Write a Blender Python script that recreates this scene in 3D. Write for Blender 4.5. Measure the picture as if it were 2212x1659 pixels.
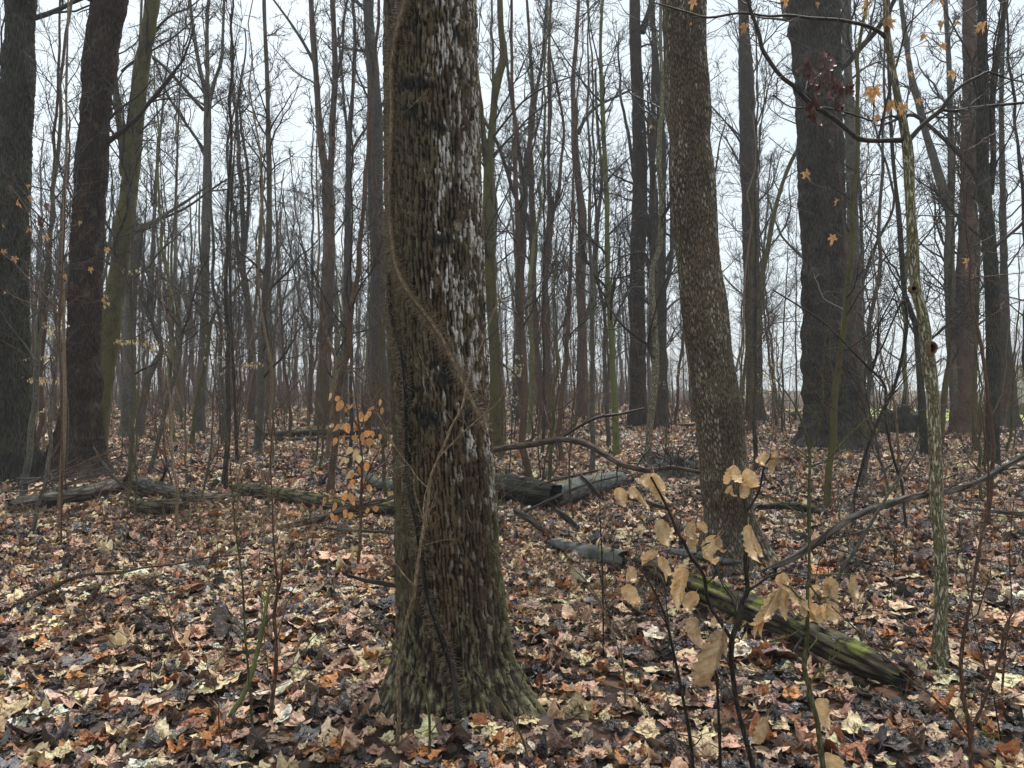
import bpy, math, random
import numpy as np
from mathutils import Vector, Matrix

for o in list(bpy.data.objects):
    bpy.data.objects.remove(o, do_unlink=True)
scene = bpy.context.scene
C = scene.collection
rng = np.random.default_rng(11)
random.seed(11)

# ------------------------------------------------------------------ camera
CAM_H = 1.5
F = 1598.0                      # focal length in units of a 2212 px wide picture
CX, CY, HOR = 1106.0, 829.5, 838.0
PITCH = math.atan((HOR - CY) / F)
cam_d = bpy.data.cameras.new("camera")
cam_d.sensor_width = 36.0
cam_d.lens = 36.0 * F / 2212.0
cam_d.clip_start = 0.05
cam_d.clip_end = 2000.0
cam = bpy.data.objects.new("camera", cam_d)
cam.location = (0, 0, CAM_H)
cam.rotation_euler = (math.radians(90) + PITCH, 0, 0)
C.objects.link(cam)
scene.camera = cam

# ------------------------------------------------------------------ sky, sun, exposure
SUN_EL, SUN_ROT = math.radians(58), math.radians(-25)
world = bpy.data.worlds.new("World")
scene.world = world
world.use_nodes = True
wn, wl = world.node_tree.nodes, world.node_tree.links
wn.clear()
w_out = wn.new("ShaderNodeOutputWorld")
w_bg = wn.new("ShaderNodeBackground"); w_bg.inputs["Strength"].default_value = 0.07
w_sky = wn.new("ShaderNodeTexSky"); w_sky.sky_type = 'NISHITA'
w_sky.sun_disc = False; w_sky.sun_elevation = SUN_EL; w_sky.sun_rotation = SUN_ROT
w_sky.air_density = 1.0; w_sky.dust_density = 3.0
wl.new(w_sky.outputs[0], w_bg.inputs["Color"])
w_cl = wn.new("ShaderNodeBackground"); w_cl.inputs["Color"].default_value = (0.84, 0.93, 0.97, 1)
w_cl.inputs["Strength"].default_value = 0.41
w_mix = wn.new("ShaderNodeMixShader"); w_mix.inputs[0].default_value = 0.86
wl.new(w_bg.outputs[0], w_mix.inputs[1]); wl.new(w_cl.outputs[0], w_mix.inputs[2])
wl.new(w_mix.outputs[0], w_out.inputs["Surface"])

sun_d = bpy.data.lights.new("sun", 'SUN')
sun_d.energy = 1.5
sun_d.angle = math.radians(22)
sun_d.color = (1.0, 0.97, 0.93)
sun = bpy.data.objects.new("sun", sun_d)
sun.rotation_euler = (math.radians(90) - SUN_EL, 0, math.radians(150))
C.objects.link(sun)

scene.view_settings.view_transform = 'Standard'
scene.view_settings.look = 'None'
scene.view_settings.gamma = 1
scene.view_settings.use_curve_mapping = False
scene.view_settings.exposure = 1.48
scene.cycles.max_bounces = 6
scene.cycles.diffuse_bounces = 3
scene.cycles.volume_bounces = 1

# ------------------------------------------------------------------ numpy noise
def _h(ix, iy, iz, s=0):
    n = (ix.astype(np.int64) * 374761393 + iy.astype(np.int64) * 668265263 + iz.astype(np.int64) * 2147483647 + s * 144665) & 0xFFFFFFFF
    n = ((n ^ (n >> 13)) * 1274126177) & 0xFFFFFFFF
    n = ((n ^ (n >> 16)) * 2246822519) & 0xFFFFFFFF
    return ((n ^ (n >> 15)) & 0xFFFFFF) / float(0xFFFFFF)

def vnoise(x, y, z, s=0):
    xi, yi, zi = np.floor(x), np.floor(y), np.floor(z)
    fx, fy, fz = x - xi, y - yi, z - zi
    fx, fy, fz = [f * f * (3 - 2 * f) for f in (fx, fy, fz)]
    r = 0
    for a in (0, 1):
        for b in (0, 1):
            for c in (0, 1):
                w = (fx if a else 1 - fx) * (fy if b else 1 - fy) * (fz if c else 1 - fz)
                r = r + w * _h(xi + a, yi + b, zi + c, s)
    return r * 2 - 1

def fbm(x, y, z, o=4, s=0):
    r, a, f = 0, 0.5, 1.0
    for k in range(o):
        r = r + a * vnoise(x * f, y * f, z * f, s + k)
        a *= 0.5; f *= 2.03
    return r

def cells(u, v, period, s=0, jit=0.85):
    """2D cellular pattern, periodic in u: edge distance (F2-F1) and a random value per cell."""
    ui, vi = np.floor(u), np.floor(v)
    f1 = np.full(u.shape, 9.0); f2 = np.full(u.shape, 9.0); cid = np.zeros(u.shape)
    for a in (-1, 0, 1):
        for b in (-1, 0, 1):
            cx, cy = ui + a, vi + b
            cxm = np.mod(cx, period)
            px = cx + 0.5 + jit * (_h(cxm, cy, cy * 0, s) - 0.5)
            py = cy + 0.5 + jit * (_h(cxm, cy, cy * 0, s + 5) - 0.5) + 0.5 * np.mod(cxm, 2)
            for sh in (0, -1):
                d = np.hypot(u - px, v - (py + sh * 0))
                if sh == 0:
                    new = d < f1
                    f2 = np.where(new, f1, np.minimum(f2, d))
                    cid = np.where(new, _h(cxm, cy, cy * 0, s + 9), cid)
                    f1 = np.minimum(f1, d)
    return np.clip(f2 - f1, 0, 1), cid

def smooth(a, b, x):
    t = np.clip((x - a) / (b - a), 0, 1)
    return t * t * (3 - 2 * t)

# ------------------------------------------------------------------ placing
def gh(x, y):
    x = np.asarray(x, float); y = np.asarray(y, float)
    far = 1 - smooth(16, 30, np.hypot(x, y))
    return (0.06 * fbm(x / 3.1, y / 3.1, x * 0 + 4.2, 3) + 0.03 * fbm(x / 0.6, y / 0.6, x * 0 + 1.7, 2)) * far

def at(x, y, D):
    """The point at depth D (metres) along the view line of picture position x, y."""
    a, b = (x - CX) / F, (CY - y) / F
    c, s = math.cos(PITCH), math.sin(PITCH)
    dy = c - s * b; dz = s + c * b
    return np.array([a / dy * D, D, CAM_H + dz / dy * D])

def depth_of(yb):
    return CAM_H * F / (yb - HOR)

# ------------------------------------------------------------------ mesh helpers
def np_mesh(name, V, Q, smooth_shade=True, attrs=None, mats=()):
    me = bpy.data.meshes.new(name)
    V = np.ascontiguousarray(V, dtype=np.float32)
    Q = np.ascontiguousarray(Q, dtype=np.int32)
    k = Q.shape[1]
    me.vertices.add(len(V)); me.vertices.foreach_set("co", V.ravel())
    me.loops.add(Q.size); me.loops.foreach_set("vertex_index", Q.ravel())
    me.polygons.add(len(Q))
    me.polygons.foreach_set("loop_start", np.arange(0, Q.size, k, dtype=np.int32))
    me.polygons.foreach_set("use_smooth", np.full(len(Q), smooth_shade))
    me.update(calc_edges=True)
    for n, (typ, arr) in (attrs or {}).items():
        a = me.attributes.new(n, typ, 'POINT')
        key = {"FLOAT": "value", "FLOAT_VECTOR": "vector", "FLOAT_COLOR": "color", "INT": "value"}[typ]
        a.data.foreach_set(key, np.ascontiguousarray(arr, dtype=np.int32 if typ == "INT" else np.float32).ravel())
    for m in mats:
        me.materials.append(m)
    return me

def tubes(P, R, S):
    """N tubes of K points with S sides."""
    P = np.asarray(P, float); R = np.asarray(R, float)
    if P.ndim == 2:
        P = P[None]; R = R[None]
    N, K, _ = P.shape
    T = np.gradient(P, axis=1)
    T /= np.linalg.norm(T, axis=2, keepdims=True) + 1e-9
    mean = np.abs(T.mean(axis=1))
    ref = np.where((mean[:, 2] > 0.8)[:, None], np.array([0, 1.0, 0]), np.array([0, 0, 1.0]))[:, None, :]
    B = np.cross(T, ref); B /= np.linalg.norm(B, axis=2, keepdims=True) + 1e-9
    U = np.cross(B, T)
    th = np.arange(S) * 2 * np.pi / S
    ct, st = np.cos(th), np.sin(th)
    V = P[:, :, None, :] + R[:, :, None, None] * (B[:, :, None, :] * ct[None, None, :, None] + U[:, :, None, :] * st[None, None, :, None])
    seg = np.linalg.norm(np.diff(P, axis=1), axis=2)
    L = np.concatenate([np.zeros((N, 1)), np.cumsum(seg, axis=1)], axis=1) + (np.arange(N) * 1.37)[:, None]
    R0 = np.maximum(R[:, :1], R * 0 + 1e-4)
    bk = np.stack([R0[:, :, None] * ct[None, None, :], R0[:, :, None] * st[None, None, :], np.repeat(L[:, :, None], S, 2)], axis=3)
    idx = np.arange(N * K * S).reshape(N, K, S)
    a = idx[:, :-1, :]; b = np.roll(a, -1, axis=2); d = idx[:, 1:, :]; c = np.roll(d, -1, axis=2)
    Q = np.stack([a, b, c, d], axis=3).reshape(-1, 4)
    return V.reshape(-1, 3), Q, bk.reshape(-1, 3)

def join(parts):
    Vs, Qs, Bs, n = [], [], [], 0
    for V, Q, B in parts:
        Vs.append(V); Qs.append(Q + n); Bs.append(B); n += len(V)
    return np.concatenate(Vs), np.concatenate(Qs), np.concatenate(Bs)

def tube_mesh(name, parts, mat):
    V, Q, B = join(parts)
    return np_mesh(name, V, Q, attrs={"bk": ("FLOAT_VECTOR", B)}, mats=[mat])

def resample(pts, step):
    """Catmull-Rom through rows of numbers (any width; the first three are a position)."""
    p = np.asarray(pts, float)
    if len(p) < 2:
        return p
    p = np.vstack([2 * p[0] - p[1], p, 2 * p[-1] - p[-2]])
    out = []
    for i in range(1, len(p) - 2):
        n = max(1, int(math.ceil(np.linalg.norm(p[i + 1][:3] - p[i][:3]) / step)))
        t = (np.arange(n) / n)[:, None]
        a, b, c, d = p[i - 1], p[i], p[i + 1], p[i + 2]
        out.append(0.5 * (2 * b + (c - a) * t + (2 * a - 5 * b + 4 * c - d) * t ** 2 + (3 * b - a - 3 * c + d) * t ** 3))
    out.append(p[-2][None])
    return np.vstack(out)

def obj(name, me, parent=None, loc=None):
    o = bpy.data.objects.new(name, me)
    C.objects.link(o)
    if parent is not None:
        o.parent = parent
    if loc is not None:
        o.location = loc
    return o

def tag(o, label=None, cat=None, group=None, kind=None):
    if label: o["label"] = label
    if cat: o["category"] = cat
    if group: o["group"] = group
    if kind: o["kind"] = kind
    return o

# ------------------------------------------------------------------ materials
def new_mat(name):
    m = bpy.data.materials.new(name); m.use_nodes = True
    nt = m.node_tree
    return m, nt, nt.nodes, nt.links, nt.nodes["Principled BSDF"]

def rgb(c):
    return (c[0], c[1], c[2], 1)

def bark(name, dark, light, scale=40, stretch=0.13, moss=0.0, moss_col=(0.10, 0.11, 0.03), rough=0.75,
         fleck=0.0, fleck_col=(0.45, 0.44, 0.40), bump=0.6, dist=0.006, moss_scale=3.0, moss_top=False, dash=None):
    m, nt, N, L, P = new_mat(name)
    at_ = N.new("ShaderNodeAttribute"); at_.attribute_name = "bk"
    mp = N.new("ShaderNodeMapping"); mp.inputs["Scale"].default_value = (scale, scale, scale * stretch)
    L.new(at_.outputs["Vector"], mp.inputs["Vector"])
    wn_ = N.new("ShaderNodeTexNoise"); wn_.inputs["Scale"].default_value = 0.9; wn_.inputs["Detail"].default_value = 3
    L.new(mp.outputs[0], wn_.inputs["Vector"])
    add = N.new("ShaderNodeMixRGB"); add.blend_type = 'ADD'; add.inputs[0].default_value = 1.0
    L.new(mp.outputs[0], add.inputs[1]); L.new(wn_.outputs["Color"], add.inputs[2])
    vo = N.new("ShaderNodeTexVoronoi"); vo.feature = 'DISTANCE_TO_EDGE'; vo.inputs["Scale"].default_value = 1.0
    L.new(add.outputs[0], vo.inputs["Vector"])
    no = N.new("ShaderNodeTexNoise"); no.inputs["Scale"].default_value = 2.6; no.inputs["Detail"].default_value = 6; no.inputs["Roughness"].default_value = 0.65
    L.new(mp.outputs[0], no.inputs["Vector"])
    r1 = N.new("ShaderNodeMapRange"); r1.inputs["From Min"].default_value = 0.0; r1.inputs["From Max"].default_value = 0.28
    L.new(vo.outputs["Distance"], r1.inputs["Value"])
    mul = N.new("ShaderNodeMath"); mul.operation = 'MULTIPLY'
    L.new(r1.outputs[0], mul.inputs[0]); L.new(no.outputs["Fac"], mul.inputs[1])
    cr = N.new("ShaderNodeValToRGB"); cr.color_ramp.elements[0].color = rgb(dark); cr.color_ramp.elements[1].color = rgb(light)
    cr.color_ramp.elements[0].position = 0.08; cr.color_ramp.elements[1].position = 0.62
    L.new(mul.outputs[0], cr.inputs[0])
    col = cr.outputs[0]
    # broad tone variation
    bn = N.new("ShaderNodeTexNoise"); bn.inputs["Scale"].default_value = 2.2; bn.inputs["Detail"].default_value = 4
    L.new(at_.outputs["Vector"], bn.inputs["Vector"])
    br = N.new("ShaderNodeMapRange"); br.inputs["From Min"].default_value = 0.3; br.inputs["From Max"].default_value = 0.7
    br.inputs["To Min"].default_value = 0.6; br.inputs["To Max"].default_value = 1.35
    L.new(bn.outputs["Fac"], br.inputs["Value"])
    bm_ = N.new("ShaderNodeVectorMath"); bm_.operation = 'SCALE'
    L.new(col, bm_.inputs[0]); L.new(br.outputs[0], bm_.inputs["Scale"])
    col = bm_.outputs[0]
    if moss > 0:
        mn = N.new("ShaderNodeTexNoise"); mn.inputs["Scale"].default_value = moss_scale; mn.inputs["Detail"].default_value = 7; mn.inputs["Roughness"].default_value = 0.7
        L.new(at_.outputs["Vector"], mn.inputs["Vector"])
        mr = N.new("ShaderNodeMapRange"); mr.inputs["From Min"].default_value = 0.62 - 0.3 * moss; mr.inputs["From Max"].default_value = 0.74 - 0.3 * moss
        L.new(mn.outputs["Fac"], mr.inputs["Value"])
        mm = N.new("ShaderNodeMath"); mm.operation = 'MULTIPLY'; mm.inputs[1].default_value = 0.85
        L.new(mr.outputs[0], mm.inputs[0])
        if moss_top:
            ge = N.new("ShaderNodeNewGeometry"); sz = N.new("ShaderNodeSeparateXYZ"); L.new(ge.outputs["Normal"], sz.inputs[0])
            nr = N.new("ShaderNodeMapRange"); nr.inputs["From Min"].default_value = 0.0; nr.inputs["From Max"].default_value = 0.75
            nr.inputs["To Max"].default_value = 0.9; L.new(sz.outputs["Z"], nr.inputs["Value"]); L.new(nr.outputs[0], mm.inputs[1])
        mx = N.new("ShaderNodeMixRGB"); L.new(mm.outputs[0], mx.inputs[0]); L.new(col, mx.inputs[1]); mx.inputs[2].default_value = rgb(moss_col)
        col = mx.outputs[0]
    if fleck > 0:
        mp2 = N.new("ShaderNodeMapping"); mp2.inputs["Scale"].default_value = (scale * 0.8, scale * 0.8, scale * 0.30); L.new(at_.outputs["Vector"], mp2.inputs["Vector"])
        fn = N.new("ShaderNodeTexNoise"); fn.inputs["Scale"].default_value = 1.3; fn.inputs["Detail"].default_value = 3; L.new(mp2.outputs[0], fn.inputs["Vector"])
        fr = N.new("ShaderNodeMapRange"); fr.inputs["From Min"].default_value = 0.74 - 0.28 * fleck; fr.inputs["From Max"].default_value = 0.79 - 0.28 * fleck
        L.new(fn.outputs["Fac"], fr.inputs["Value"])
        mx = N.new("ShaderNodeMixRGB"); L.new(fr.outputs[0], mx.inputs[0]); L.new(col, mx.inputs[1]); mx.inputs[2].default_value = rgb(fleck_col)
        col = mx.outputs[0]
    if dash:
        da = N.new("ShaderNodeAttribute"); da.attribute_name = "dash"
        mx = N.new("ShaderNodeMixRGB"); L.new(da.outputs["Fac"], mx.inputs[0]); L.new(col, mx.inputs[1]); mx.inputs[2].default_value = rgb(dash)
        col = mx.outputs[0]
    L.new(col, P.inputs["Base Color"])
    P.inputs["Roughness"].default_value = rough; P.inputs["Specular IOR Level"].default_value = 0.18
    bu = N.new("ShaderNodeBump"); bu.inputs["Strength"].default_value = bump; bu.inputs["Distance"].default_value = dist
    L.new(mul.outputs[0], bu.inputs["Height"]); L.new(bu.outputs[0], P.inputs["Normal"])
    return m

def plain(name, col, rough=0.75, var=0.3, scale=8.0):
    m, nt, N, L, P = new_mat(name)
    tc = N.new("ShaderNodeTexCoord")
    no = N.new("ShaderNodeTexNoise"); no.inputs["Scale"].default_value = scale; no.inputs["Detail"].default_value = 5
    L.new(tc.outputs["Object"], no.inputs["Vector"])
    mr = N.new("ShaderNodeMapRange"); mr.inputs["From Min"].default_value = 0.3; mr.inputs["From Max"].default_value = 0.7
    mr.inputs["To Min"].default_value = 1 - var; mr.inputs["To Max"].default_value = 1 + var
    L.new(no.outputs["Fac"], mr.inputs["Value"])
    vm = N.new("ShaderNodeVectorMath"); vm.operation = 'SCALE'; vm.inputs[0].default_value = col
    L.new(mr.outputs[0], vm.inputs["Scale"]); L.new(vm.outputs[0], P.inputs["Base Color"])
    P.inputs["Roughness"].default_value = rough
    return m

def vcol_mat(name, attr, rough=0.7, grain=90.0, bump=0.3, wet_attr=None, dist=0.003):
    m, nt, N, L, P = new_mat(name)
    a = N.new("ShaderNodeAttribute"); a.attribute_name = attr
    tc = N.new("ShaderNodeTexCoord")
    no = N.new("ShaderNodeTexNoise"); no.inputs["Scale"].default_value = grain; no.inputs["Detail"].default_value = 4
    L.new(tc.outputs["Object"], no.inputs["Vector"])
    mr = N.new("ShaderNodeMapRange"); mr.inputs["From Min"].default_value = 0.3; mr.inputs["From Max"].default_value = 0.7
    mr.inputs["To Min"].default_value = 0.55; mr.inputs["To Max"].default_value = 1.4
    L.new(no.outputs["Fac"], mr.inputs["Value"])
    vm = N.new("ShaderNodeVectorMath"); vm.operation = 'SCALE'
    L.new(a.outputs["Color"], vm.inputs[0]); L.new(mr.outputs[0], vm.inputs["Scale"]); L.new(vm.outputs[0], P.inputs["Base Color"])
    P.inputs["Roughness"].default_value = rough; P.inputs["Specular IOR Level"].default_value = 0.15
    bu = N.new("ShaderNodeBump"); bu.inputs["Strength"].default_value = bump; bu.inputs["Distance"].default_value = dist
    L.new(no.outputs["Fac"], bu.inputs["Height"]); L.new(bu.outputs[0], P.inputs["Normal"])
    return m

M = {}
M['dark'] = bark('dark_grey_bark', (0.022, 0.018, 0.016), (0.115, 0.098, 0.082), 42, 0.12, moss=0.25, moss_col=(0.06, 0.06, 0.035))
M['darkgreen'] = bark('dark_greenish_bark', (0.016, 0.016, 0.013), (0.095, 0.090, 0.068), 46, 0.12, moss=0.3, moss_col=(0.055, 0.055, 0.033), fleck=0.1, fleck_col=(0.28, 0.28, 0.24))
M['reddark'] = bark('dark_red_brown_bark', (0.018, 0.011, 0.009), (0.085, 0.058, 0.046), 44, 0.14, moss=0.2, moss_col=(0.10, 0.085, 0.055), fleck=0.0)
M['speckled'] = bark('speckled_brown_bark', (0.038, 0.029, 0.020), (0.19, 0.148, 0.098), 60, 0.3, moss=0.25, moss_col=(0.095, 0.088, 0.045), fleck=0.0, bump=0.6, dist=0.003, dash=(0.34, 0.31, 0.25))
M['olive'] = bark('olive_mossy_bark', (0.045, 0.035, 0.018), (0.150, 0.120, 0.062), 50, 0.2, moss=0.7, moss_col=(0.105, 0.100, 0.035), dist=0.003)
M['green'] = bark('green_lichen_bark', (0.060, 0.052, 0.028), (0.20, 0.18, 0.10), 70, 0.4, moss=0.85, moss_col=(0.15, 0.165, 0.055), fleck=0.3, fleck_col=(0.38, 0.38, 0.28), dist=0.002)
M['grey'] = bark('smooth_grey_bark', (0.060, 0.053, 0.045), (0.18, 0.165, 0.145), 34, 0.3, moss=0.4, moss_col=(0.11, 0.11, 0.06), bump=0.3, dist=0.002)
M['pale'] = bark('pale_lichen_bark', (0.055, 0.045, 0.028), (0.30, 0.26, 0.165), 55, 0.5, moss=0.5, moss_col=(0.115, 0.115, 0.045), moss_scale=22.0, fleck=0.62, fleck_col=(0.44, 0.42, 0.31), bump=0.5, dist=0.003)
M['redknob'] = bark('red_brown_smooth_bark', (0.06, 0.035, 0.024), (0.20, 0.13, 0.095), 40, 0.9, moss=0.1, bump=0.5, dist=0.003)
M['branch'] = bark('branch_bark', (0.030, 0.025, 0.021), (0.085, 0.075, 0.064), 60, 0.3, bump=0.2, dist=0.001, rough=0.6)
M['branch_grey'] = bark('grey_branch_bark', (0.055, 0.050, 0.043), (0.15, 0.14, 0.12), 60, 0.3, moss=0.4, moss_col=(0.10, 0.105, 0.05), bump=0.2, dist=0.001, rough=0.6)
M['twig_brown'] = bark('brown_twig_bark', (0.060, 0.034, 0.022), (0.18, 0.105, 0.065), 80, 0.3, bump=0.2, dist=0.001, rough=0.6)
M['twig_tan'] = bark('tan_sapling_bark', (0.12, 0.085, 0.050), (0.34, 0.25, 0.16), 80, 0.4, moss=0.3, moss_col=(0.17, 0.16, 0.08), bump=0.3, dist=0.001, rough=0.6)
M['twig_dark'] = bark('dark_wet_twig_bark', (0.014, 0.011, 0.010), (0.060, 0.047, 0.038), 80, 0.3, moss=0.35, moss_col=(0.055, 0.06, 0.025), bump=0.3, dist=0.001, rough=0.45)
M['twig_green'] = bark('greenish_twig_bark', (0.05, 0.05, 0.02), (0.15, 0.145, 0.07), 80, 0.3, bump=0.2, dist=0.001)
M['log_wet'] = bark('wet_rotten_log', (0.006, 0.005, 0.005), (0.050, 0.042, 0.035), 26, 0.12, moss=0.45, moss_col=(0.09, 0.095, 0.03), rough=0.5, dist=0.01, moss_top=True)
M['log_grey'] = bark('grey_weathered_log', (0.025, 0.021, 0.018), (0.19, 0.165, 0.14), 30, 0.10, moss=0.25, moss_col=(0.13, 0.12, 0.04), rough=0.65, dist=0.008, moss_top=True, bump=0.9)
M['log_slate'] = bark('smooth_slate_grey_log', (0.075, 0.080, 0.080), (0.19, 0.20, 0.20), 14, 0.3, moss=0.5, moss_col=(0.15, 0.16, 0.05), rough=0.5, bump=0.3, dist=0.003, moss_top=True)
M['log_moss'] = bark('mossy_log', (0.022, 0.018, 0.013), (0.17, 0.14, 0.10), 26, 0.12, moss=0.42, moss_col=(0.16, 0.18, 0.035), rough=0.85, dist=0.015, moss_scale=9.0, moss_top=True, bump=1.0)
M['log_brown'] = bark('brown_dead_branch', (0.035, 0.024, 0.018), (0.16, 0.12, 0.09), 50, 0.12, rough=0.7, dist=0.003)
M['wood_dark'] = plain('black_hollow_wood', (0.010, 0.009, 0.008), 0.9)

# leaves hanging on plants
def leaf_mat(name, col, col2, trans=0.25, rough=0.5):
    m, nt, N, L, P = new_mat(name)
    tc = N.new("ShaderNodeTexCoord"); oi = N.new("ShaderNodeObjectInfo")
    sep = N.new("ShaderNodeSeparateXYZ"); L.new(tc.outputs["Object"], sep.inputs[0])
    # veins: |x| + y bands along the side veins
    ab = N.new("ShaderNodeMath"); ab.operation = 'ABSOLUTE'; L.new(sep.outputs["X"], ab.inputs[0])
    v1 = N.new("ShaderNodeMath"); v1.operation = 'MULTIPLY_ADD'; v1.inputs[1].default_value = -0.9; L.new(ab.outputs[0], v1.inputs[0]); L.new(sep.outputs["Y"], v1.inputs[2])
    v2 = N.new("ShaderNodeMath"); v2.operation = 'MULTIPLY'; v2.inputs[1].default_value = 75.0; L.new(v1.outputs[0], v2.inputs[0])
    v3 = N.new("ShaderNodeMath"); v3.operation = 'SINE'; L.new(v2.outputs[0], v3.inputs[0])
    v4 = N.new("ShaderNodeMapRange"); v4.inputs["From Min"].default_value = 0.75; v4.inputs["From Max"].default_value = 1.0; v4.inputs["To Min"].default_value = 1.0; v4.inputs["To Max"].default_value = 0.80
    L.new(v3.outputs[0], v4.inputs["Value"])
    no = N.new("ShaderNodeTexNoise"); no.inputs["Scale"].default_value = 7; no.inputs["Detail"].default_value = 5
    ov = N.new("ShaderNodeVectorMath"); ov.operation = 'ADD'; L.new(tc.outputs["Object"], ov.inputs[0]); L.new(oi.outputs["Random"], ov.inputs[1])
    L.new(ov.outputs[0], no.inputs["Vector"])
    mx = N.new("ShaderNodeMixRGB"); mx.inputs[1].default_value = rgb(col); mx.inputs[2].default_value = rgb(col2)
    mr = N.new("ShaderNodeMapRange"); mr.inputs["From Min"].default_value = 0.35; mr.inputs["From Max"].default_value = 0.65
    L.new(no.outputs["Fac"], mr.inputs["Value"]); L.new(mr.outputs[0], mx.inputs[0])
    hs = N.new("ShaderNodeHueSaturation")
    hv = N.new("ShaderNodeMapRange"); hv.inputs["To Min"].default_value = 0.75; hv.inputs["To Max"].default_value = 1.25
    L.new(oi.outputs["Random"], hv.inputs["Value"]); L.new(hv.outputs[0], hs.inputs["Value"]); L.new(mx.outputs[0], hs.inputs["Color"])
    sc = N.new("ShaderNodeVectorMath"); sc.operation = 'SCALE'; L.new(hs.outputs[0], sc.inputs[0]); L.new(v4.outputs[0], sc.inputs["Scale"])
    L.new(sc.outputs[0], P.inputs["Base Color"]); P.inputs["Roughness"].default_value = rough
    tr = N.new("ShaderNodeBsdfTranslucent"); L.new(sc.outputs[0], tr.inputs["Color"])
    ms = N.new("ShaderNodeMixShader"); ms.inputs[0].default_value = trans
    out = N["Material Output"]
    L.new(P.outputs[0], ms.inputs[1]); L.new(tr.outputs[0], ms.inputs[2]); L.new(ms.outputs[0], out.inputs["Surface"])
    return m

M['leaf_tan'] = leaf_mat('tan_dry_leaf', (0.62, 0.39, 0.15), (0.78, 0.58, 0.36), 0.35, 0.38)
M['leaf_bronze'] = leaf_mat('bronze_dry_leaf', (0.36, 0.23, 0.12), (0.56, 0.41, 0.25), 0.2, 0.38)
M['leaf_orange'] = leaf_mat('orange_beech_leaf', (0.50, 0.20, 0.07), (0.70, 0.40, 0.15), 0.35, 0.5)
M['leaf_cream'] = leaf_mat('cream_beech_leaf', (0.72, 0.52, 0.24), (0.78, 0.62, 0.36), 0.4, 0.5)
M['leaf_white'] = leaf_mat('pale_cream_leaf', (0.70, 0.64, 0.42), (0.80, 0.75, 0.55), 0.4, 0.5)
M['leaf_maple'] = leaf_mat('orange_brown_maple_leaf', (0.50, 0.26, 0.10), (0.62, 0.38, 0.18), 0.35, 0.5)
M['leaf_red'] = leaf_mat('dark_red_dead_leaf', (0.085, 0.028, 0.026), (0.16, 0.075, 0.062), 0.1, 0.35)

# litter (colour comes from each instance)
m, nt, N, L, P = new_mat('leaf_litter')
a1 = N.new("ShaderNodeAttribute"); a1.attribute_type = 'INSTANCER'; a1.attribute_name = "lcol"
a2 = N.new("ShaderNodeAttribute"); a2.attribute_type = 'INSTANCER'; a2.attribute_name = "wet"
tc = N.new("ShaderNodeTexCoord")
no = N.new("ShaderNodeTexNoise"); no.inputs["Scale"].default_value = 4.0; no.inputs["Detail"].default_value = 6; L.new(tc.outputs["Object"], no.inputs["Vector"])
mr = N.new("ShaderNodeMapRange"); mr.inputs["From Min"].default_value = 0.3; mr.inputs["From Max"].default_value = 0.7; mr.inputs["To Min"].default_value = 0.6; mr.inputs["To Max"].default_value = 1.25
L.new(no.outputs["Fac"], mr.inputs["Value"])
vm = N.new("ShaderNodeVectorMath"); vm.operation = 'SCALE'; L.new(a1.outputs["Color"], vm.inputs[0]); L.new(mr.outputs[0], vm.inputs["Scale"])
L.new(vm.outputs[0], P.inputs["Base Color"])
rr = N.new("ShaderNodeMapRange"); rr.inputs["To Min"].default_value = 0.48; rr.inputs["To Max"].default_value = 0.22; L.new(a2.outputs["Fac"], rr.inputs["Value"]); L.new(rr.outputs[0], P.inputs["Roughness"])
bu = N.new("ShaderNodeBump"); bu.inputs["Strength"].default_value = 0.9; bu.inputs["Distance"].default_value = 0.05
L.new(no.outputs["Fac"], bu.inputs["Height"]); L.new(bu.outputs[0], P.inputs["Normal"])
M['litter'] = m

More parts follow.
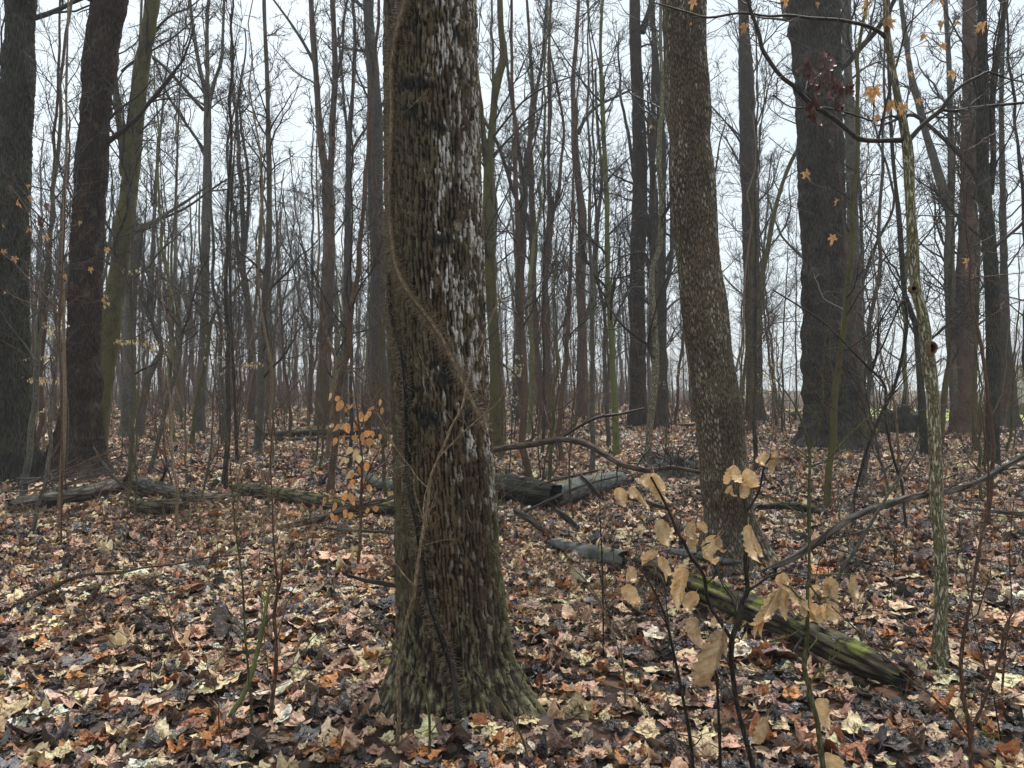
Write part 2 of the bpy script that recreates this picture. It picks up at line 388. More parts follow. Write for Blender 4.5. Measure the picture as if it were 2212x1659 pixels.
# ------------------------------------------------------------------ ground
def make_ground():
    xs = np.concatenate([-np.geomspace(300, 12, 26), np.arange(-11.9, 11.95, 0.14), np.geomspace(12, 300, 26)])
    ys = np.concatenate([np.linspace(-60, -2, 12), np.arange(-1.5, 16, 0.14), np.geomspace(16.2, 400, 60)])
    X, Y = np.meshgrid(xs, ys)
    Z = gh(X, Y)
    V = np.stack([X, Y, Z], -1).reshape(-1, 3)
    n, k = X.shape
    i = np.arange(n * k).reshape(n, k)
    Q = np.stack([i[:-1, :-1], i[:-1, 1:], i[1:, 1:], i[1:, :-1]], -1).reshape(-1, 4)
    m, nt, N, L, P = new_mat('forest_soil')
    tc = N.new("ShaderNodeTexCoord")
    vo = N.new("ShaderNodeTexVoronoi"); vo.inputs["Scale"].default_value = 11.0; L.new(tc.outputs["Object"], vo.inputs["Vector"])
    cr = N.new("ShaderNodeValToRGB")
    el = cr.color_ramp.elements
    el[0].color = (0.010, 0.008, 0.006, 1); el[1].position = 1.0; el[1].color = (0.10, 0.065, 0.045, 1)  # near-black soil tone stands in for the shade in gaps between leaves
    for p_, c_ in ((0.35, (0.07, 0.045, 0.035, 1)), (0.6, (0.17, 0.085, 0.045, 1)), (0.8, (0.10, 0.09, 0.09, 1))):
        e = el.new(p_); e.color = c_
    sx = N.new("ShaderNodeSeparateXYZ"); L.new(vo.outputs["Color"], sx.inputs[0]); L.new(sx.outputs[0], cr.inputs[0])
    L.new(cr.outputs[0], P.inputs["Base Color"]); P.inputs["Roughness"].default_value = 0.9; P.inputs["Specular IOR Level"].default_value = 0.1
    no = N.new("ShaderNodeTexNoise"); no.inputs["Scale"].default_value = 30; no.inputs["Detail"].default_value = 6; L.new(tc.outputs["Object"], no.inputs["Vector"])
    bu = N.new("ShaderNodeBump"); bu.inputs["Distance"].default_value = 0.02; L.new(no.outputs["Fac"], bu.inputs["Height"]); L.new(bu.outputs[0], P.inputs["Normal"])
    o = obj("ground", np_mesh("ground", V, Q, mats=[m])); tag(o, kind="structure")
make_ground()

# lawn beyond the wood at the right
LAWN = (17.5, 32.0, 60.0, 52.0)
def make_lawn():
    m = plain('lawn_grass', (0.30, 0.33, 0.09), 0.9, 0.25, 3.0)
    xs, ys = np.linspace(LAWN[0], LAWN[2], 40), np.linspace(LAWN[1], LAWN[3], 20)
    X, Y = np.meshgrid(xs, ys)
    X[:, 0] += 0.5 * np.sin(ys * 2.0)
    V = np.stack([X, Y, X * 0 + 0.02 + 0.01 * np.sin(X * 3) * np.sin(Y * 2)], -1).reshape(-1, 3)
    n, k = X.shape; i = np.arange(n * k).reshape(n, k)
    Q = np.stack([i[:-1, :-1], i[:-1, 1:], i[1:, 1:], i[1:, :-1]], -1).reshape(-1, 4)
    tag(obj("lawn", np_mesh("lawn", V, Q, mats=[m])), kind="structure")
make_lawn()

# ------------------------------------------------------------------ growing branches
def unit(v):
    return v / (np.linalg.norm(v, axis=-1, keepdims=True) + 1e-9)

def grow(start, dirs, L, r0, K, wig=0.15, up=0.05, tip=0.35, g=None):
    g = g or rng
    N = len(start)
    P = np.empty((N, K, 3)); P[:, 0] = start
    d = unit(dirs.copy()); step = (L / (K - 1))[:, None]
    for k in range(1, K):
        d = unit(d + wig * g.standard_normal((N, 3)) + np.array([0, 0, up]))
        P[:, k] = P[:, k - 1] + d * step
    t = np.linspace(0, 1, K)[None]
    R = r0[:, None] * (1 - (1 - tip) * t)
    return P, R

def spawn(P, R, n, tlo, thi, alo, ahi, lf, rf, K, wig=0.15, up=0.05, tip=0.35, g=None, rmin=0.0, Lmax=9.0, flat=0.0):
    g = g or rng
    N, KP, _ = P.shape
    t = g.uniform(tlo, thi, (N, n)) * (KP - 1)
    i = np.minimum(t.astype(int), KP - 2); f = (t - i)[..., None]
    row = np.arange(N)[:, None]
    A, B = P[row, i], P[row, i + 1]
    pos = A + (B - A) * f
    T = unit(B - A)
    r = (R[row, i] * (1 - f[..., 0]) + R[row, i + 1] * f[..., 0])
    rnd = g.standard_normal((N, n, 3)); rnd[..., 2] *= (1 - flat)
    perp = unit(rnd - (rnd * T).sum(-1, keepdims=True) * T)
    a = g.uniform(alo, ahi, (N, n, 1))
    d = np.cos(a) * T + np.sin(a) * perp
    plen = np.linalg.norm(np.diff(P, axis=1), axis=2).sum(1)[:, None]
    L = np.minimum(plen * lf * (1 - 0.55 * t / (KP - 1)) * g.uniform(0.55, 1.3, (N, n)), Lmax)
    r2 = np.maximum(r * rf * g.uniform(0.7, 1.0, (N, n)), rmin)
    return grow(pos.reshape(-1, 3), d.reshape(-1, 3), L.reshape(-1), r2.reshape(-1), K, wig, up, tip, g)

def crown(TP, TR, n1, tlo, g, n2=6, n3=5, n4=0, lf1=0.28, ang=(0.5, 1.1), rmin=0.0025, up=0.06, L1max=4.5, rf1=0.42, flat=0.0, thi=0.98, wig=0.16, r1=None):
    """Branch levels over a trunk; returns tube parts."""
    P1, R1 = spawn(TP[None], TR[None], n1, tlo, thi, ang[0], ang[1], lf1, rf1, 10, wig, up, 0.25, g, rmin * 2.2, L1max, flat)
    if r1: R1 = np.minimum(R1, r1 * (R1 / R1[:, :1]))
    parts = [tubes(P1, R1, 5)]
    P2, R2 = spawn(P1, R1, n2, 0.15, 0.95, 0.4, 1.1, 0.5, 0.6, 7, wig + 0.04, up * 0.8, 0.4, g, rmin * 1.5, L1max * 0.55, flat)
    parts.append(tubes(P2, R2, 4))
    P3, R3 = spawn(P2, R2, n3, 0.1, 0.98, 0.4, 1.1, 0.6, 0.7, 5, wig + 0.06, up, 0.5, g, rmin, L1max * 0.3, flat)
    parts.append(tubes(P3, R3, 3))
    if n4:
        P4, R4 = spawn(P3, R3, n4, 0.1, 0.98, 0.4, 1.1, 0.7, 0.75, 4, wig + 0.08, up, 0.6, g, rmin * 0.8, 0.5, flat)
        parts.append(tubes(P4, R4, 3))
    return parts

def trunk_of(H, r, g, lean=0.05, wob=0.10, K=26, taper=0.35, flare=1.4):
    t = np.linspace(0, 1, K)
    dx = np.cumsum(g.standard_normal(K) * wob * H / K * 0.35) + lean * g.standard_normal() * t * H
    dy = np.cumsum(g.standard_normal(K) * wob * H / K * 0.35) + lean * g.standard_normal() * t * H
    dx -= dx[0]; dy -= dy[0]
    P = np.stack([dx, dy, t * H - 0.1], -1)
    R = r * (1 - (1 - taper) * t) * (1 + (flare - 1) * np.exp(-t * H / 0.25)) * (1 + 0.05 * g.standard_normal(K))
    return P, R

# ------------------------------------------------------------------ hand-traced trees
def lumpy(V, amp, freq, s):
    n = fbm(V[:, 0] * freq, V[:, 1] * freq, V[:, 2] * freq * 0.6, 3, s)
    return n * amp

def traced_path(pts, D, H=None, step=0.25, dd=0.0):
    """pts: (x, y, width) from the base up; returns points and radii, carried on above the picture to height H."""
    rows = []
    for k, (x, y, w) in enumerate(pts):
        p = at(x, y, D + dd * k / max(1, len(pts) - 1))
        rows.append([*p, w * (D + dd * k / max(1, len(pts) - 1)) / F / 2])
    rows = np.array(rows)
    if H and rows[-1][2] < H:
        d = rows[-1][:3] - rows[-2][:3]; d = d / np.linalg.norm(d)
        d = d * 0.6 + np.array([0, 0, 0.4]); d /= np.linalg.norm(d)
        rem = H - rows[-1][2]
        for f in (0.5, 1.0):
            q = rows[-1].copy() if f == 0.5 else rows[-1].copy()
            base = rows[len(pts) - 1]
            q[:3] = base[:3] + d * rem * f + np.array([0.15 * rem * f * f * 0.4, 0, 0])
            q[3] = base[3] * (1 - 0.55 * f)
            rows = np.vstack([rows, q])
    r = resample(rows, step)
    return r[:, :3], np.maximum(r[:, 3], 0.002)

def furrowed(P, R, S, cell_w, cell_h, depth, s, flare_lobes=0.0, seed=3):
    """A closely meshed trunk with real bark ridges. Returns mesh data and a height map."""
    K = len(P)
    V, Q, B = tubes(P, R, S)
    Lz = B[:, 2]; th = np.tile(np.arange(S) * 2 * np.pi / S, K)
    Rr = np.repeat(R, S)
    r0 = float(np.median(R))
    period = max(6, int(round(2 * np.pi * r0 / cell_w)))
    cth, sth = np.cos(th), np.sin(th)
    wob = 0.9 * fbm(cth * 1.6, sth * 1.6, Lz * 2.0, 3, s) + 0.35 * fbm(cth * 8, sth * 8, Lz * 9, 2, s + 3)
    u = th / (2 * np.pi) * period + wob
    v = Lz / cell_h + 0.4 * fbm(cth * 3, sth * 3, Lz * 3, 2, s + 7)
    e, cid = cells(u, v, period, s)
    e2, _ = cells(u * 2.0, v * 3.1, period * 2, s + 31)
    q_ = r0 / 0.23
    str_ = fbm(cth * 26 * q_ * 0.0195 / cell_w, sth * 26 * q_ * 0.0195 / cell_w, Lz * 0.45 / cell_h, 3, s + 4)
    hgt = smooth(0.02, 0.40, e) * (0.6 + 0.25 * smooth(0, 0.4, e2)) + 0.55 * str_ + 0.10 * fbm(cth * 40, sth * 40, Lz * 40, 2, s + 14) + 0.08
    cen = np.repeat(P, S, axis=0)
    n = V - cen; n /= np.linalg.norm(n, axis=1, keepdims=True) + 1e-9
    V = V + n * (depth * (hgt - 0.6))[:, None] + n * (0.05 * Rr * fbm(cth * 1.3, sth * 1.3, Lz * 1.2, 3, s + 11))[:, None]
    return V, Q, B, hgt, cid, th, Lz, n, e

TREE_COUNT = 0
def place_tree(name, label, yb, pts, mat, H, crown_kw=None, stems=(), limbs=(), cat="tree", seed=0, detail=None, D=None,
               branch_mat=None, flare=1.35, S=16, group=None, dd=0.0, step=0.25, rough_r=0.04, rootlobes=0):
    D = D or depth_of(yb)
    g = np.random.default_rng(100 + seed)
    P, R = traced_path(pts, D, H, step, dd)
    zb = float(gh(P[0, 0], P[0, 1]))
    # run the foot a little under the ground
    foot = P[0].copy(); foot[2] = zb - 0.12
    if P[0, 2] > zb - 0.05:
        P = np.vstack([foot, P]); R = np.concatenate([[R[0]], R])
    R = R * (1 + rough_r * g.standard_normal(len(R)))
    h_ = P[:, 2] - zb
    R = R * (1 + (flare - 1) * np.exp(-np.maximum(h_, 0) / (1.3 * R[0] + 0.02)))
    root = bpy.data.objects.new(name, None); C.objects.link(root)
    root.location = (float(P[1, 0]), float(P[1, 1]), zb)
    org = np.array(root.location)
    tag(root, label, cat, group)
    if detail:
        cw, ch, dp, S_, st = detail
        rr = resample(np.column_stack([P, R]), st)
        keep = rr[:, 2] < 1.5 + 0.62 * D
        lo = rr[keep]; hi = rr[~keep]
        V, Q, B, hgt, cid, th, Lz, n, e = furrowed(lo[:, :3], lo[:, 3], S_, cw, ch, dp, seed)
        if rootlobes:
            hz = np.repeat(lo[:, 2], S_) - zb
            lobe = (0.5 + 0.5 * np.cos(th * rootlobes + seed)) * np.exp(-np.maximum(hz, 0) / (1.2 * R[0])) * 0.45 * R[0]
            V += n * lobe[:, None] * np.array([1, 1, 0.2])
        dashv = ((cid > 0.42) * smooth(0.36, 0.48, e) * (np.abs(np.mod(th / (2 * np.pi) * max(6, round(2 * np.pi * float(np.median(lo[:, 3])) / cw)), 1) - 0.5) < 2) * smooth(0.0, 0.25, fbm(np.cos(th) * 3, np.sin(th) * 3, Lz * 1.4, 3, seed + 60) + 0.2) * smooth(-0.1, 0.1, fbm(np.cos(th) * 30, np.sin(th) * 30, Lz * 20, 2, seed + 61) + 0.05))
        nlo = len(V)
        parts = [(V, Q, B)]
        if len(hi) > 3:
            hi = np.vstack([lo[-2:], hi])[:: 4]
            parts.append(tubes(hi[:, :3], hi[:, 3], 14))
        Vt, Qt, Bt = join(parts)
    else:
        V, Q, B = tubes(P, R, S)
        cen = np.repeat(P, S, axis=0)
        V = cen + (V - cen) * (1 + lumpy(V * 1.0, 0.35, 2.5 / max(R[0], 0.05) * 0.15, seed))[:, None]
        parts = [(V, Q, B)]
        Vt, Qt, Bt = join(parts)
    extra = []
    alls = [(P, R)]
    for st_ in stems:
        p2, r2 = traced_path(st_, D, H, step)
        extra.append(tubes(p2, r2 * (1 + 0.05 * g.standard_normal(len(r2))), 12)); alls.append((p2, r2))
    if extra:
        Vt, Qt, Bt = join([(Vt, Qt, Bt)] + extra)
    ats = {"bk": ("FLOAT_VECTOR", Bt)}
    if detail:
        dv = np.zeros(len(Vt)); dv[:nlo] = dashv; ats["dash"] = ("FLOAT", dv)
    obj("trunk", np_mesh("trunk", Vt - org, Qt, attrs=ats, mats=[M[mat]]), root)
    bm_ = M[branch_mat or 'branch']
    for lb in limbs:
        p2, r2 = traced_path(lb, D, None, max(0.04, 0.012 * D))
        lp = [tubes(p2 - org, r2, 9)]
        k = max(2, int(len(p2) / 10))
        P3, R3 = spawn((p2 - org)[None], r2[None], 9, 0.15, 0.98, 0.5, 1.2, 0.3, 0.42, 7, 0.2, 0.05, 0.4, g, 0.0004 * D, 2.0)
        P4, R4 = spawn(P3, R3, 5, 0.1, 0.98, 0.5, 1.1, 0.55, 0.7, 5, 0.22, 0.05, 0.5, g, 0.00028 * D, 0.9)
        lp += [tubes(P3, R3, 4), tubes(P4, R4, 3)]
        obj("limb", tube_mesh("limb", lp, bm_), root)
    if crown_kw:
        cp = []
        for (p, r) in alls:
            tl = crown_kw.get('zlo', 3.0)
            tlo = np.clip(np.searchsorted(p[:, 2], tl) / len(p), 0.0, 0.85)
            kw = {k_: v_ for k_, v_ in crown_kw.items() if k_ != 'zlo'}
            n1 = max(4, int(kw.pop('n1', 16) / (1 if len(alls) == 1 else 1.5)))
            cp += crown(p - org, r, n1, tlo, g, rmin=max(0.0014, 0.00030 * D), **kw)
        obj("crown", tube_mesh("crown", cp, bm_), root)
    return root, D

BIG = dict(n1=14, zlo=4.0, n2=6, n3=5, n4=2, lf1=0.25, L1max=4.5, r1=0.05)
MID = dict(n1=20, zlo=2.6, n2=6, n3=4, n4=2, lf1=0.26, L1max=3.2, r1=0.035)
THIN = dict(n1=20, zlo=1.5, n2=6, n3=4, n4=2, lf1=0.22, L1max=2.2, rf1=0.5)

place_tree("dark_tree", "thick dark greenish ridged tree at the left edge, behind the curved fallen branch", 1042,
    [(30, 1052, 84), (29, 1000, 76), (28, 886, 68), (24, 553, 66), (36, 260, 60), (46, 0, 57), (52, -150, 55)], 'darkgreen', 15, BIG, seed=1,
    detail=(0.032, 0.16, 0.028, 110, 0.035), rootlobes=5)
place_tree("dark_tree", "thick dark reddish-brown tree leaning slightly right, second large trunk from the left", 1036,
    [(160, 1040, 96), (164, 1000, 82), (172, 940, 72), (176, 886, 68), (188, 553, 62), (202, 300, 60), (220, 100, 64), (237, 0, 68), (250, -120, 66)], 'reddark', 15, BIG, seed=2,
    detail=(0.030, 0.14, 0.030, 110, 0.035), rootlobes=4)
place_tree("leaning_tree", "olive mossy tree leaning right and forking low, just right of the reddish-brown trunk", 988,
    [(213, 990, 34), (217, 953, 30), (228, 820, 33), (243, 690, 38), (262, 553, 40), (276, 433, 38), (290, 300, 36), (303, 180, 34), (318, 80, 30), (330, 0, 27), (345, -100, 25)],
    'olive', 15, MID, seed=3, stems=[[(268, 380, 18), (266, 330, 16), (257, 260, 14), (250, 200, 12), (246, 150, 9)]],
    limbs=[[(262, 155, 6), (285, 135, 5), (310, 120, 4), (360, 90, 4), (400, 60, 3), (440, 20, 2)], [(330, 125, 6), (350, 140, 5), (380, 170, 5), (437, 233, 4)]])
place_tree("elbow_branch_tree", "grey-brown tree with an elbow-shaped branch reaching right, behind the olive leaning tree", 945,
    [(273, 945, 30), (276, 886, 26), (281, 750, 26), (285, 620, 26), (291, 553, 24), (296, 518, 22), (299, 500, 17), (310, 490, 12), (335, 478, 8), (362, 460, 6), (410, 430, 5), (450, 400, 4)],
    'grey', None, None, seed=4, stems=[[(289, 560, 18), (290, 500, 16), (287, 450, 13), (285, 380, 10), (290, 300, 8), (297, 200, 7), (303, 80, 6), (306, 0, 5)]],
    limbs=[[(330, 480, 6), (400, 450, 5), (470, 400, 4), (540, 360, 3)]])
place_tree("knobbly_sapling", "slim upright sapling with small knobs along the stem, in front of the grey-brown tree", 1003,
    [(288, 1003, 15), (284, 950, 12), (284, 850, 10), (286, 750, 8), (283, 640, 7), (285, 553, 6), (288, 400, 5), (292, 250, 4)], 'grey', 7, THIN, seed=5)
place_tree("forked_tree", "slender grey-brown tree that forks into three stems high up, left of centre", 936,
    [(430, 938, 24), (434, 840, 21), (442, 700, 19), (444, 553, 19), (446, 433, 18), (448, 333, 17), (447, 240, 15), (444, 200, 12), (432, 150, 9), (420, 80, 8), (412, 20, 7), (405, -60, 6)],
    'grey', 16, MID, seed=6,
    stems=[[(445, 230, 11), (448, 160, 9), (447, 90, 8), (449, 20, 7), (460, -60, 5)], [(448, 240, 10), (462, 180, 8), (478, 130, 7), (482, 60, 6), (485, -20, 5)]],
    limbs=[[(442, 335, 8), (425, 300, 6), (390, 250, 6), (360, 200, 5), (335, 130, 4), (325, 115, 3)], [(440, 238, 8), (400, 195, 6), (360, 150, 5), (333, 127, 4)]])
place_tree("forked_tree", "warm brown tree splitting into two tall stems at mid height", 922,
    [(696, 924, 34), (700, 830, 30), (706, 700, 28), (710, 553, 27), (709, 440, 26), (706, 380, 22), (698, 340, 15), (690, 270, 14), (684, 180, 13), (678, 100, 12), (672, 0, 11), (670, -80, 10)],
    'redknob', 17, MID, seed=7, stems=[[(709, 400, 18), (716, 340, 14), (719, 250, 14), (724, 170, 13), (722, 80, 12), (718, 0, 11), (714, -80, 10)]],
    limbs=[[(684, 145, 9), (660, 100, 7), (635, 60, 6), (610, 25, 5), (584, -10, 4)], [(726, 170, 7), (740, 110, 6), (742, 50, 6), (750, 0, 5)]])
place_tree("dark_slim_tree", "dark slim tree with upswept branches standing just right of the two-stemmed brown tree", 905,
    [(741, 908, 19), (744, 800, 17), (749, 650, 16), (750, 553, 15), (752, 430, 14), (754, 300, 12), (762, 200, 9), (766, 120, 8), (766, 50, 7), (758, -30, 6)], 'dark', 16, MID, seed=8,
    stems=[[(752, 300, 8), (744, 230, 6), (738, 150, 5), (730, 60, 4)], [(753, 340, 8), (775, 300, 6), (800, 260, 5), (815, 200, 4)]])
place_tree("dark_tree", "broad charcoal tree close behind the left side of the huge centre trunk", 925,
    [(811, 926, 60), (812, 880, 52), (814, 780, 44), (815, 680, 36), (817, 553, 34), (812, 433, 34), (810, 300, 33), (810, 250, 33), (804, 133, 27), (797, 60, 23), (796, 0, 22), (796, -90, 21)], 'dark', 18, BIG, seed=9)
place_tree("mossy_tree", "mossy forked tree partly hidden behind the right side of the huge centre trunk", 990,
    [(1075, 992, 34), (1074, 900, 30), (1068, 750, 27), (1060, 620, 25), (1056, 480, 24), (1055, 380, 22), (1057, 330, 16), (1064, 250, 15), (1073, 180, 16), (1088, 120, 16), (1083, 70, 13), (1080, 0, 13), (1082, -80, 12)],
    'olive', 15, MID, seed=10, stems=[[(1053, 380, 15), (1046, 310, 13), (1038, 230, 12), (1028, 150, 11), (1020, 60, 9)]])
place_tree("dark_slim_tree", "dark upright tree with pale leaf sprays at its foot, right of the centre tree", 913,
    [(1116, 915, 24), (1118, 800, 20), (1122, 680, 18), (1125, 553, 18), (1131, 433, 17), (1138, 350, 13), (1150, 267, 9), (1160, 190, 8), (1171, 133, 7), (1178, 50, 6), (1184, -30, 5)], 'dark', 16, MID, seed=11,
    stems=[[(1130, 430, 11), (1124, 350, 9), (1112, 260, 8), (1100, 180, 6), (1092, 90, 5)]])
place_tree("knobbly_tree", "reddish knobbly tree with swollen burls and a forked upper stem", 932,
    [(1181, 934, 22), (1181, 860, 17), (1183, 780, 15), (1182, 700, 15), (1177, 620, 13), (1183, 553, 14), (1186, 500, 16), (1190, 460, 14), (1186, 400, 9), (1185, 320, 8), (1188, 233, 8), (1186, 120, 7), (1190, 0, 6)],
    'redknob', 15, MID, seed=12, stems=[[(1190, 470, 10), (1206, 420, 8), (1212, 350, 7), (1218, 280, 6), (1206, 200, 5), (1190, 120, 4)]], rough_r=0.12)
place_tree("forked_tree", "brown tree with crooked stems and a burl, between the knobbly and moss-green trees", 905,
    [(1258, 908, 26), (1258, 800, 23), (1257, 700, 22), (1254, 620, 22), (1256, 553, 19), (1258, 467, 18), (1250, 400, 16), (1243, 330, 15), (1240, 250, 14), (1238, 180, 11), (1244, 100, 10), (1250, 0, 9), (1254, -80, 8)],
    'redknob', 16, MID, seed=13, stems=[[(1262, 690, 13), (1277, 650, 10), (1284, 560, 10), (1292, 470, 8), (1300, 380, 7), (1290, 260, 6), (1286, 150, 5)]],
    limbs=[[(1250, 290, 8), (1262, 260, 7), (1290, 230, 6), (1340, 205, 5), (1372, 190, 4)]])
place_tree("slim_green_tree", "slim straight moss-green tree left of the dark large trunk", 988,
    [(1331, 990, 17), (1329, 900, 14), (1324, 800, 14), (1319, 700, 13), (1314, 620, 12), (1312, 553, 11), (1311, 440, 10), (1306, 333, 10), (1301, 220, 9), (1297, 100, 7), (1302, 0, 6), (1308, -90, 5)],
    'green', 13, THIN, seed=14, limbs=[[(1303, 225, 5), (1270, 190, 4), (1210, 110, 3), (1160, 20, 2.5)]])
place_tree("dark_tree", "large straight dark tree with a forked top, immediately left of the pale lichen-covered sapling", 922,
    [(1377, 924, 46), (1378, 870, 40), (1377, 750, 37), (1376, 640, 35), (1378, 553, 34), (1382, 433, 33), (1381, 300, 31), (1376, 180, 28), (1372, 80, 25), (1371, 0, 25), (1370, -80, 24)], 'reddark', 18, BIG, seed=15,
    stems=[[(1386, 70, 17), (1397, 40, 13), (1407, 10, 12), (1420, -40, 10)]])
place_tree("pale_sapling", "crooked pale lichen-covered sapling just right of the large straight dark tree", 1000,
    [(1398, 1002, 17), (1404, 920, 15), (1409, 870, 17), (1416, 800, 16), (1414, 730, 15), (1409, 650, 14), (1407, 600, 13), (1412, 565, 12), (1424, 540, 12), (1429, 433, 12), (1424, 370, 11), (1424, 300, 11), (1431, 200, 10), (1427, 100, 8), (1427, 33, 7), (1430, -60, 6)],
    'pale', 12, THIN, seed=16, limbs=[[(1407, 612, 6), (1398, 590, 5), (1380, 585, 4.5), (1350, 598, 4), (1310, 600, 3), (1255, 590, 2)], [(1420, 590, 5), (1400, 560, 5), (1387, 545, 4), (1330, 560, 3), (1290, 590, 3)]])
place_tree("grey_tree", "mid-grey tree standing behind the pale crooked sapling", 925,
    [(1434, 926, 24), (1433, 830, 19), (1431, 700, 17), (1431, 553, 16), (1432, 420, 15), (1430, 300, 14), (1421, 180, 12), (1412, 60, 10), (1400, -40, 8)], 'dark', 15, MID, seed=17,
    stems=[[(1432, 640, 9), (1450, 560, 9), (1452, 400, 8), (1460, 300, 7), (1463, 180, 5)]])
place_tree("speckled_tree", "large leaning tree speckled with small pale dashes, behind the tan-leaved sapling", 1216,
    [(1588, 1222, 116), (1580, 1160, 104), (1575, 1106, 97), (1558, 953, 98), (1541, 820, 97), (1525, 690, 96), (1508, 553, 95), (1498, 433, 93), (1490, 300, 91), (1483, 150, 90), (1478, 0, 88), (1475, -120, 86)], 'speckled', 11,
    dict(n1=7, zlo=5.0, n2=5, n3=5, n4=2, L1max=3.0, r1=0.04), seed=18, detail=(0.021, 0.060, 0.008, 180, 0.011), flare=1.12, rootlobes=4)
place_tree("brown_tree", "tall straight brown tree right of the speckled leaning tree", 912,
    [(1631, 914, 42), (1630, 860, 36), (1628, 750, 34), (1626, 640, 33), (1623, 553, 32), (1619, 433, 32), (1615, 300, 32), (1612, 180, 29), (1608, 80, 26), (1606, 0, 25), (1603, -80, 24)], 'reddark', 18, BIG, seed=19)
place_tree("leaning_slim_tree", "slim olive tree bending right above, crossing in front of the tall straight brown tree", 935,
    [(1624, 936, 14), (1625, 880, 13), (1628, 800, 13), (1635, 720, 12), (1640, 650, 12), (1646, 600, 11), (1656, 553, 10), (1668, 480, 9), (1686, 410, 9), (1704, 360, 8), (1722, 325, 7), (1745, 290, 6), (1775, 240, 5)],
    'olive', None, dict(n1=8, zlo=3.0, n2=5, n3=4, n4=2, L1max=2.0), seed=20)
place_tree("giant_tree", "very thick dark ridged tree with grey spreading roots, behind the slim lichen-covered tree", 968,
    [(1802, 972, 130), (1803, 940, 110), (1803, 900, 100), (1786, 780, 99), (1782, 680, 93), (1780, 553, 89), (1776, 433, 93), (1771, 300, 95), (1766, 166, 95), (1760, 60, 104), (1756, 0, 112), (1750, -100, 115)], 'dark', 22,
    dict(n1=12, zlo=9.0, n2=6, n3=5, n4=3, L1max=5.0, r1=0.10), seed=21, detail=(0.055, 0.30, 0.05, 150, 0.06), flare=1.12, rootlobes=6)
place_tree("grey_tree", "grey upright tree close behind the right side of the giant dark tree", 925,
    [(1856, 928, 34), (1853, 870, 31), (1850, 760, 32), (1846, 650, 31), (1844, 553, 29), (1841, 433, 27), (1838, 300, 25), (1833, 180, 20), (1829, 60, 18), (1828, -60, 17)], 'grey', 18, BIG, seed=22)
place_tree("slanting_tree", "grey-brown tree slanting left as it rises, right of the slim lichen-covered tree", 938,
    [(2072, 940, 26), (2064, 860, 22), (2056, 760, 20), (2053, 650, 20), (2050, 553, 20), (2052, 467, 18), (2038, 410, 17), (2029, 383, 17), (2014, 330, 16), (1999, 283, 15), (1984, 220, 14), (1969, 167, 13), (1956, 80, 11), (1946, 0, 9)],
    'grey', 14, MID, seed=23, stems=[[(2053, 440, 13), (2054, 330, 12), (2052, 200, 11), (2048, 100, 10), (2042, 0, 9), (2040, -80, 8)]])
place_tree("reddish_tree", "broad reddish-brown tree left of the dark tree with a bent limb, near the right edge", 938,
    [(2086, 940, 54), (2084, 880, 46), (2082, 780, 42), (2084, 650, 39), (2088, 553, 38), (2092, 433, 37), (2094, 300, 33), (2096, 180, 29), (2095, 80, 27), (2094, 0, 27), (2092, -80, 26)], 'redknob', 17, BIG, seed=24)
place_tree("bent_limb_tree", "dark tree near the right edge with a long bent limb arching left", 1010,
    [(2142, 1014, 32), (2143, 960, 27), (2145, 860, 27), (2146, 786, 28), (2144, 650, 28), (2139, 553, 27), (2131, 470, 27), (2125, 400, 25), (2122, 300, 24), (2122, 200, 24), (2122, 100, 19), (2121, 0, 17), (2119, -80, 16)],
    'darkgreen', 14, MID, seed=25, detail=(0.024, 0.12, 0.016, 60, 0.05),
    stems=[[(2140, 420, 13), (2146, 340, 12), (2143, 240, 12), (2150, 150, 12), (2160, 80, 11), (2172, 10, 10), (2180, -60, 8)]],
    limbs=[[(2120, 405, 14), (2103, 370, 12), (2078, 340, 10), (2053, 313, 9), (2028, 290, 8), (2003, 268, 8), (1975, 249, 8), (1950, 252, 7), (1918, 266, 6), (1890, 272, 3)]])
place_tree("grey_tree", "grey tree beside the house at the far right edge", 926,
    [(2176, 928, 48), (2176, 880, 36), (2174, 800, 30), (2170, 700, 24), (2168, 553, 15), (2166, 400, 12), (2163, 250, 11), (2165, 100, 10), (2170, -40, 9)], 'dark', 15, MID, seed=26)
place_tree("lichen_sapling", "thin white-lichened sapling hugging the left side of the bent-limb tree", 1000,
    [(2131, 1002, 10), (2130, 900, 10), (2133, 800, 9), (2134, 700, 8), (2130, 600, 8), (2127, 553, 7), (2124, 450, 6), (2118, 380, 5), (2110, 300, 4)], 'pale', 8, THIN, seed=27)
place_tree("dark_leaning_tree", "narrow dark tree leaning left, close behind the slim lichen-covered tree", 986,
    [(1999, 988, 19), (1993, 900, 17), (1988, 820, 16), (1981, 720, 15), (1970, 680, 13), (1954, 636, 12), (1948, 553, 11), (1940, 450, 9), (1928, 330, 8), (1922, 200, 7), (1918, 60, 6)], 'darkgreen', 12, THIN, seed=28)
place_tree("curved_sapling", "slender sapling sprouting low and curving left beside the slim lichen-covered tree", 965,
    [(2032, 968, 12), (2036, 900, 12), (2043, 830, 11), (2050, 780, 10), (2053, 700, 8), (2054, 600, 7), (2058, 500, 6), (2062, 350, 5)], 'olive', 9, THIN, seed=29)
place_tree("twin_sapling", "thin olive sapling to the right of the broad reddish tree", 975,
    [(2107, 978, 11), (2104, 900, 10), (2106, 800, 9), (2110, 700, 8), (2113, 600, 7), (2116, 500, 6), (2122, 380, 5)], 'olive', 9, THIN, seed=30)
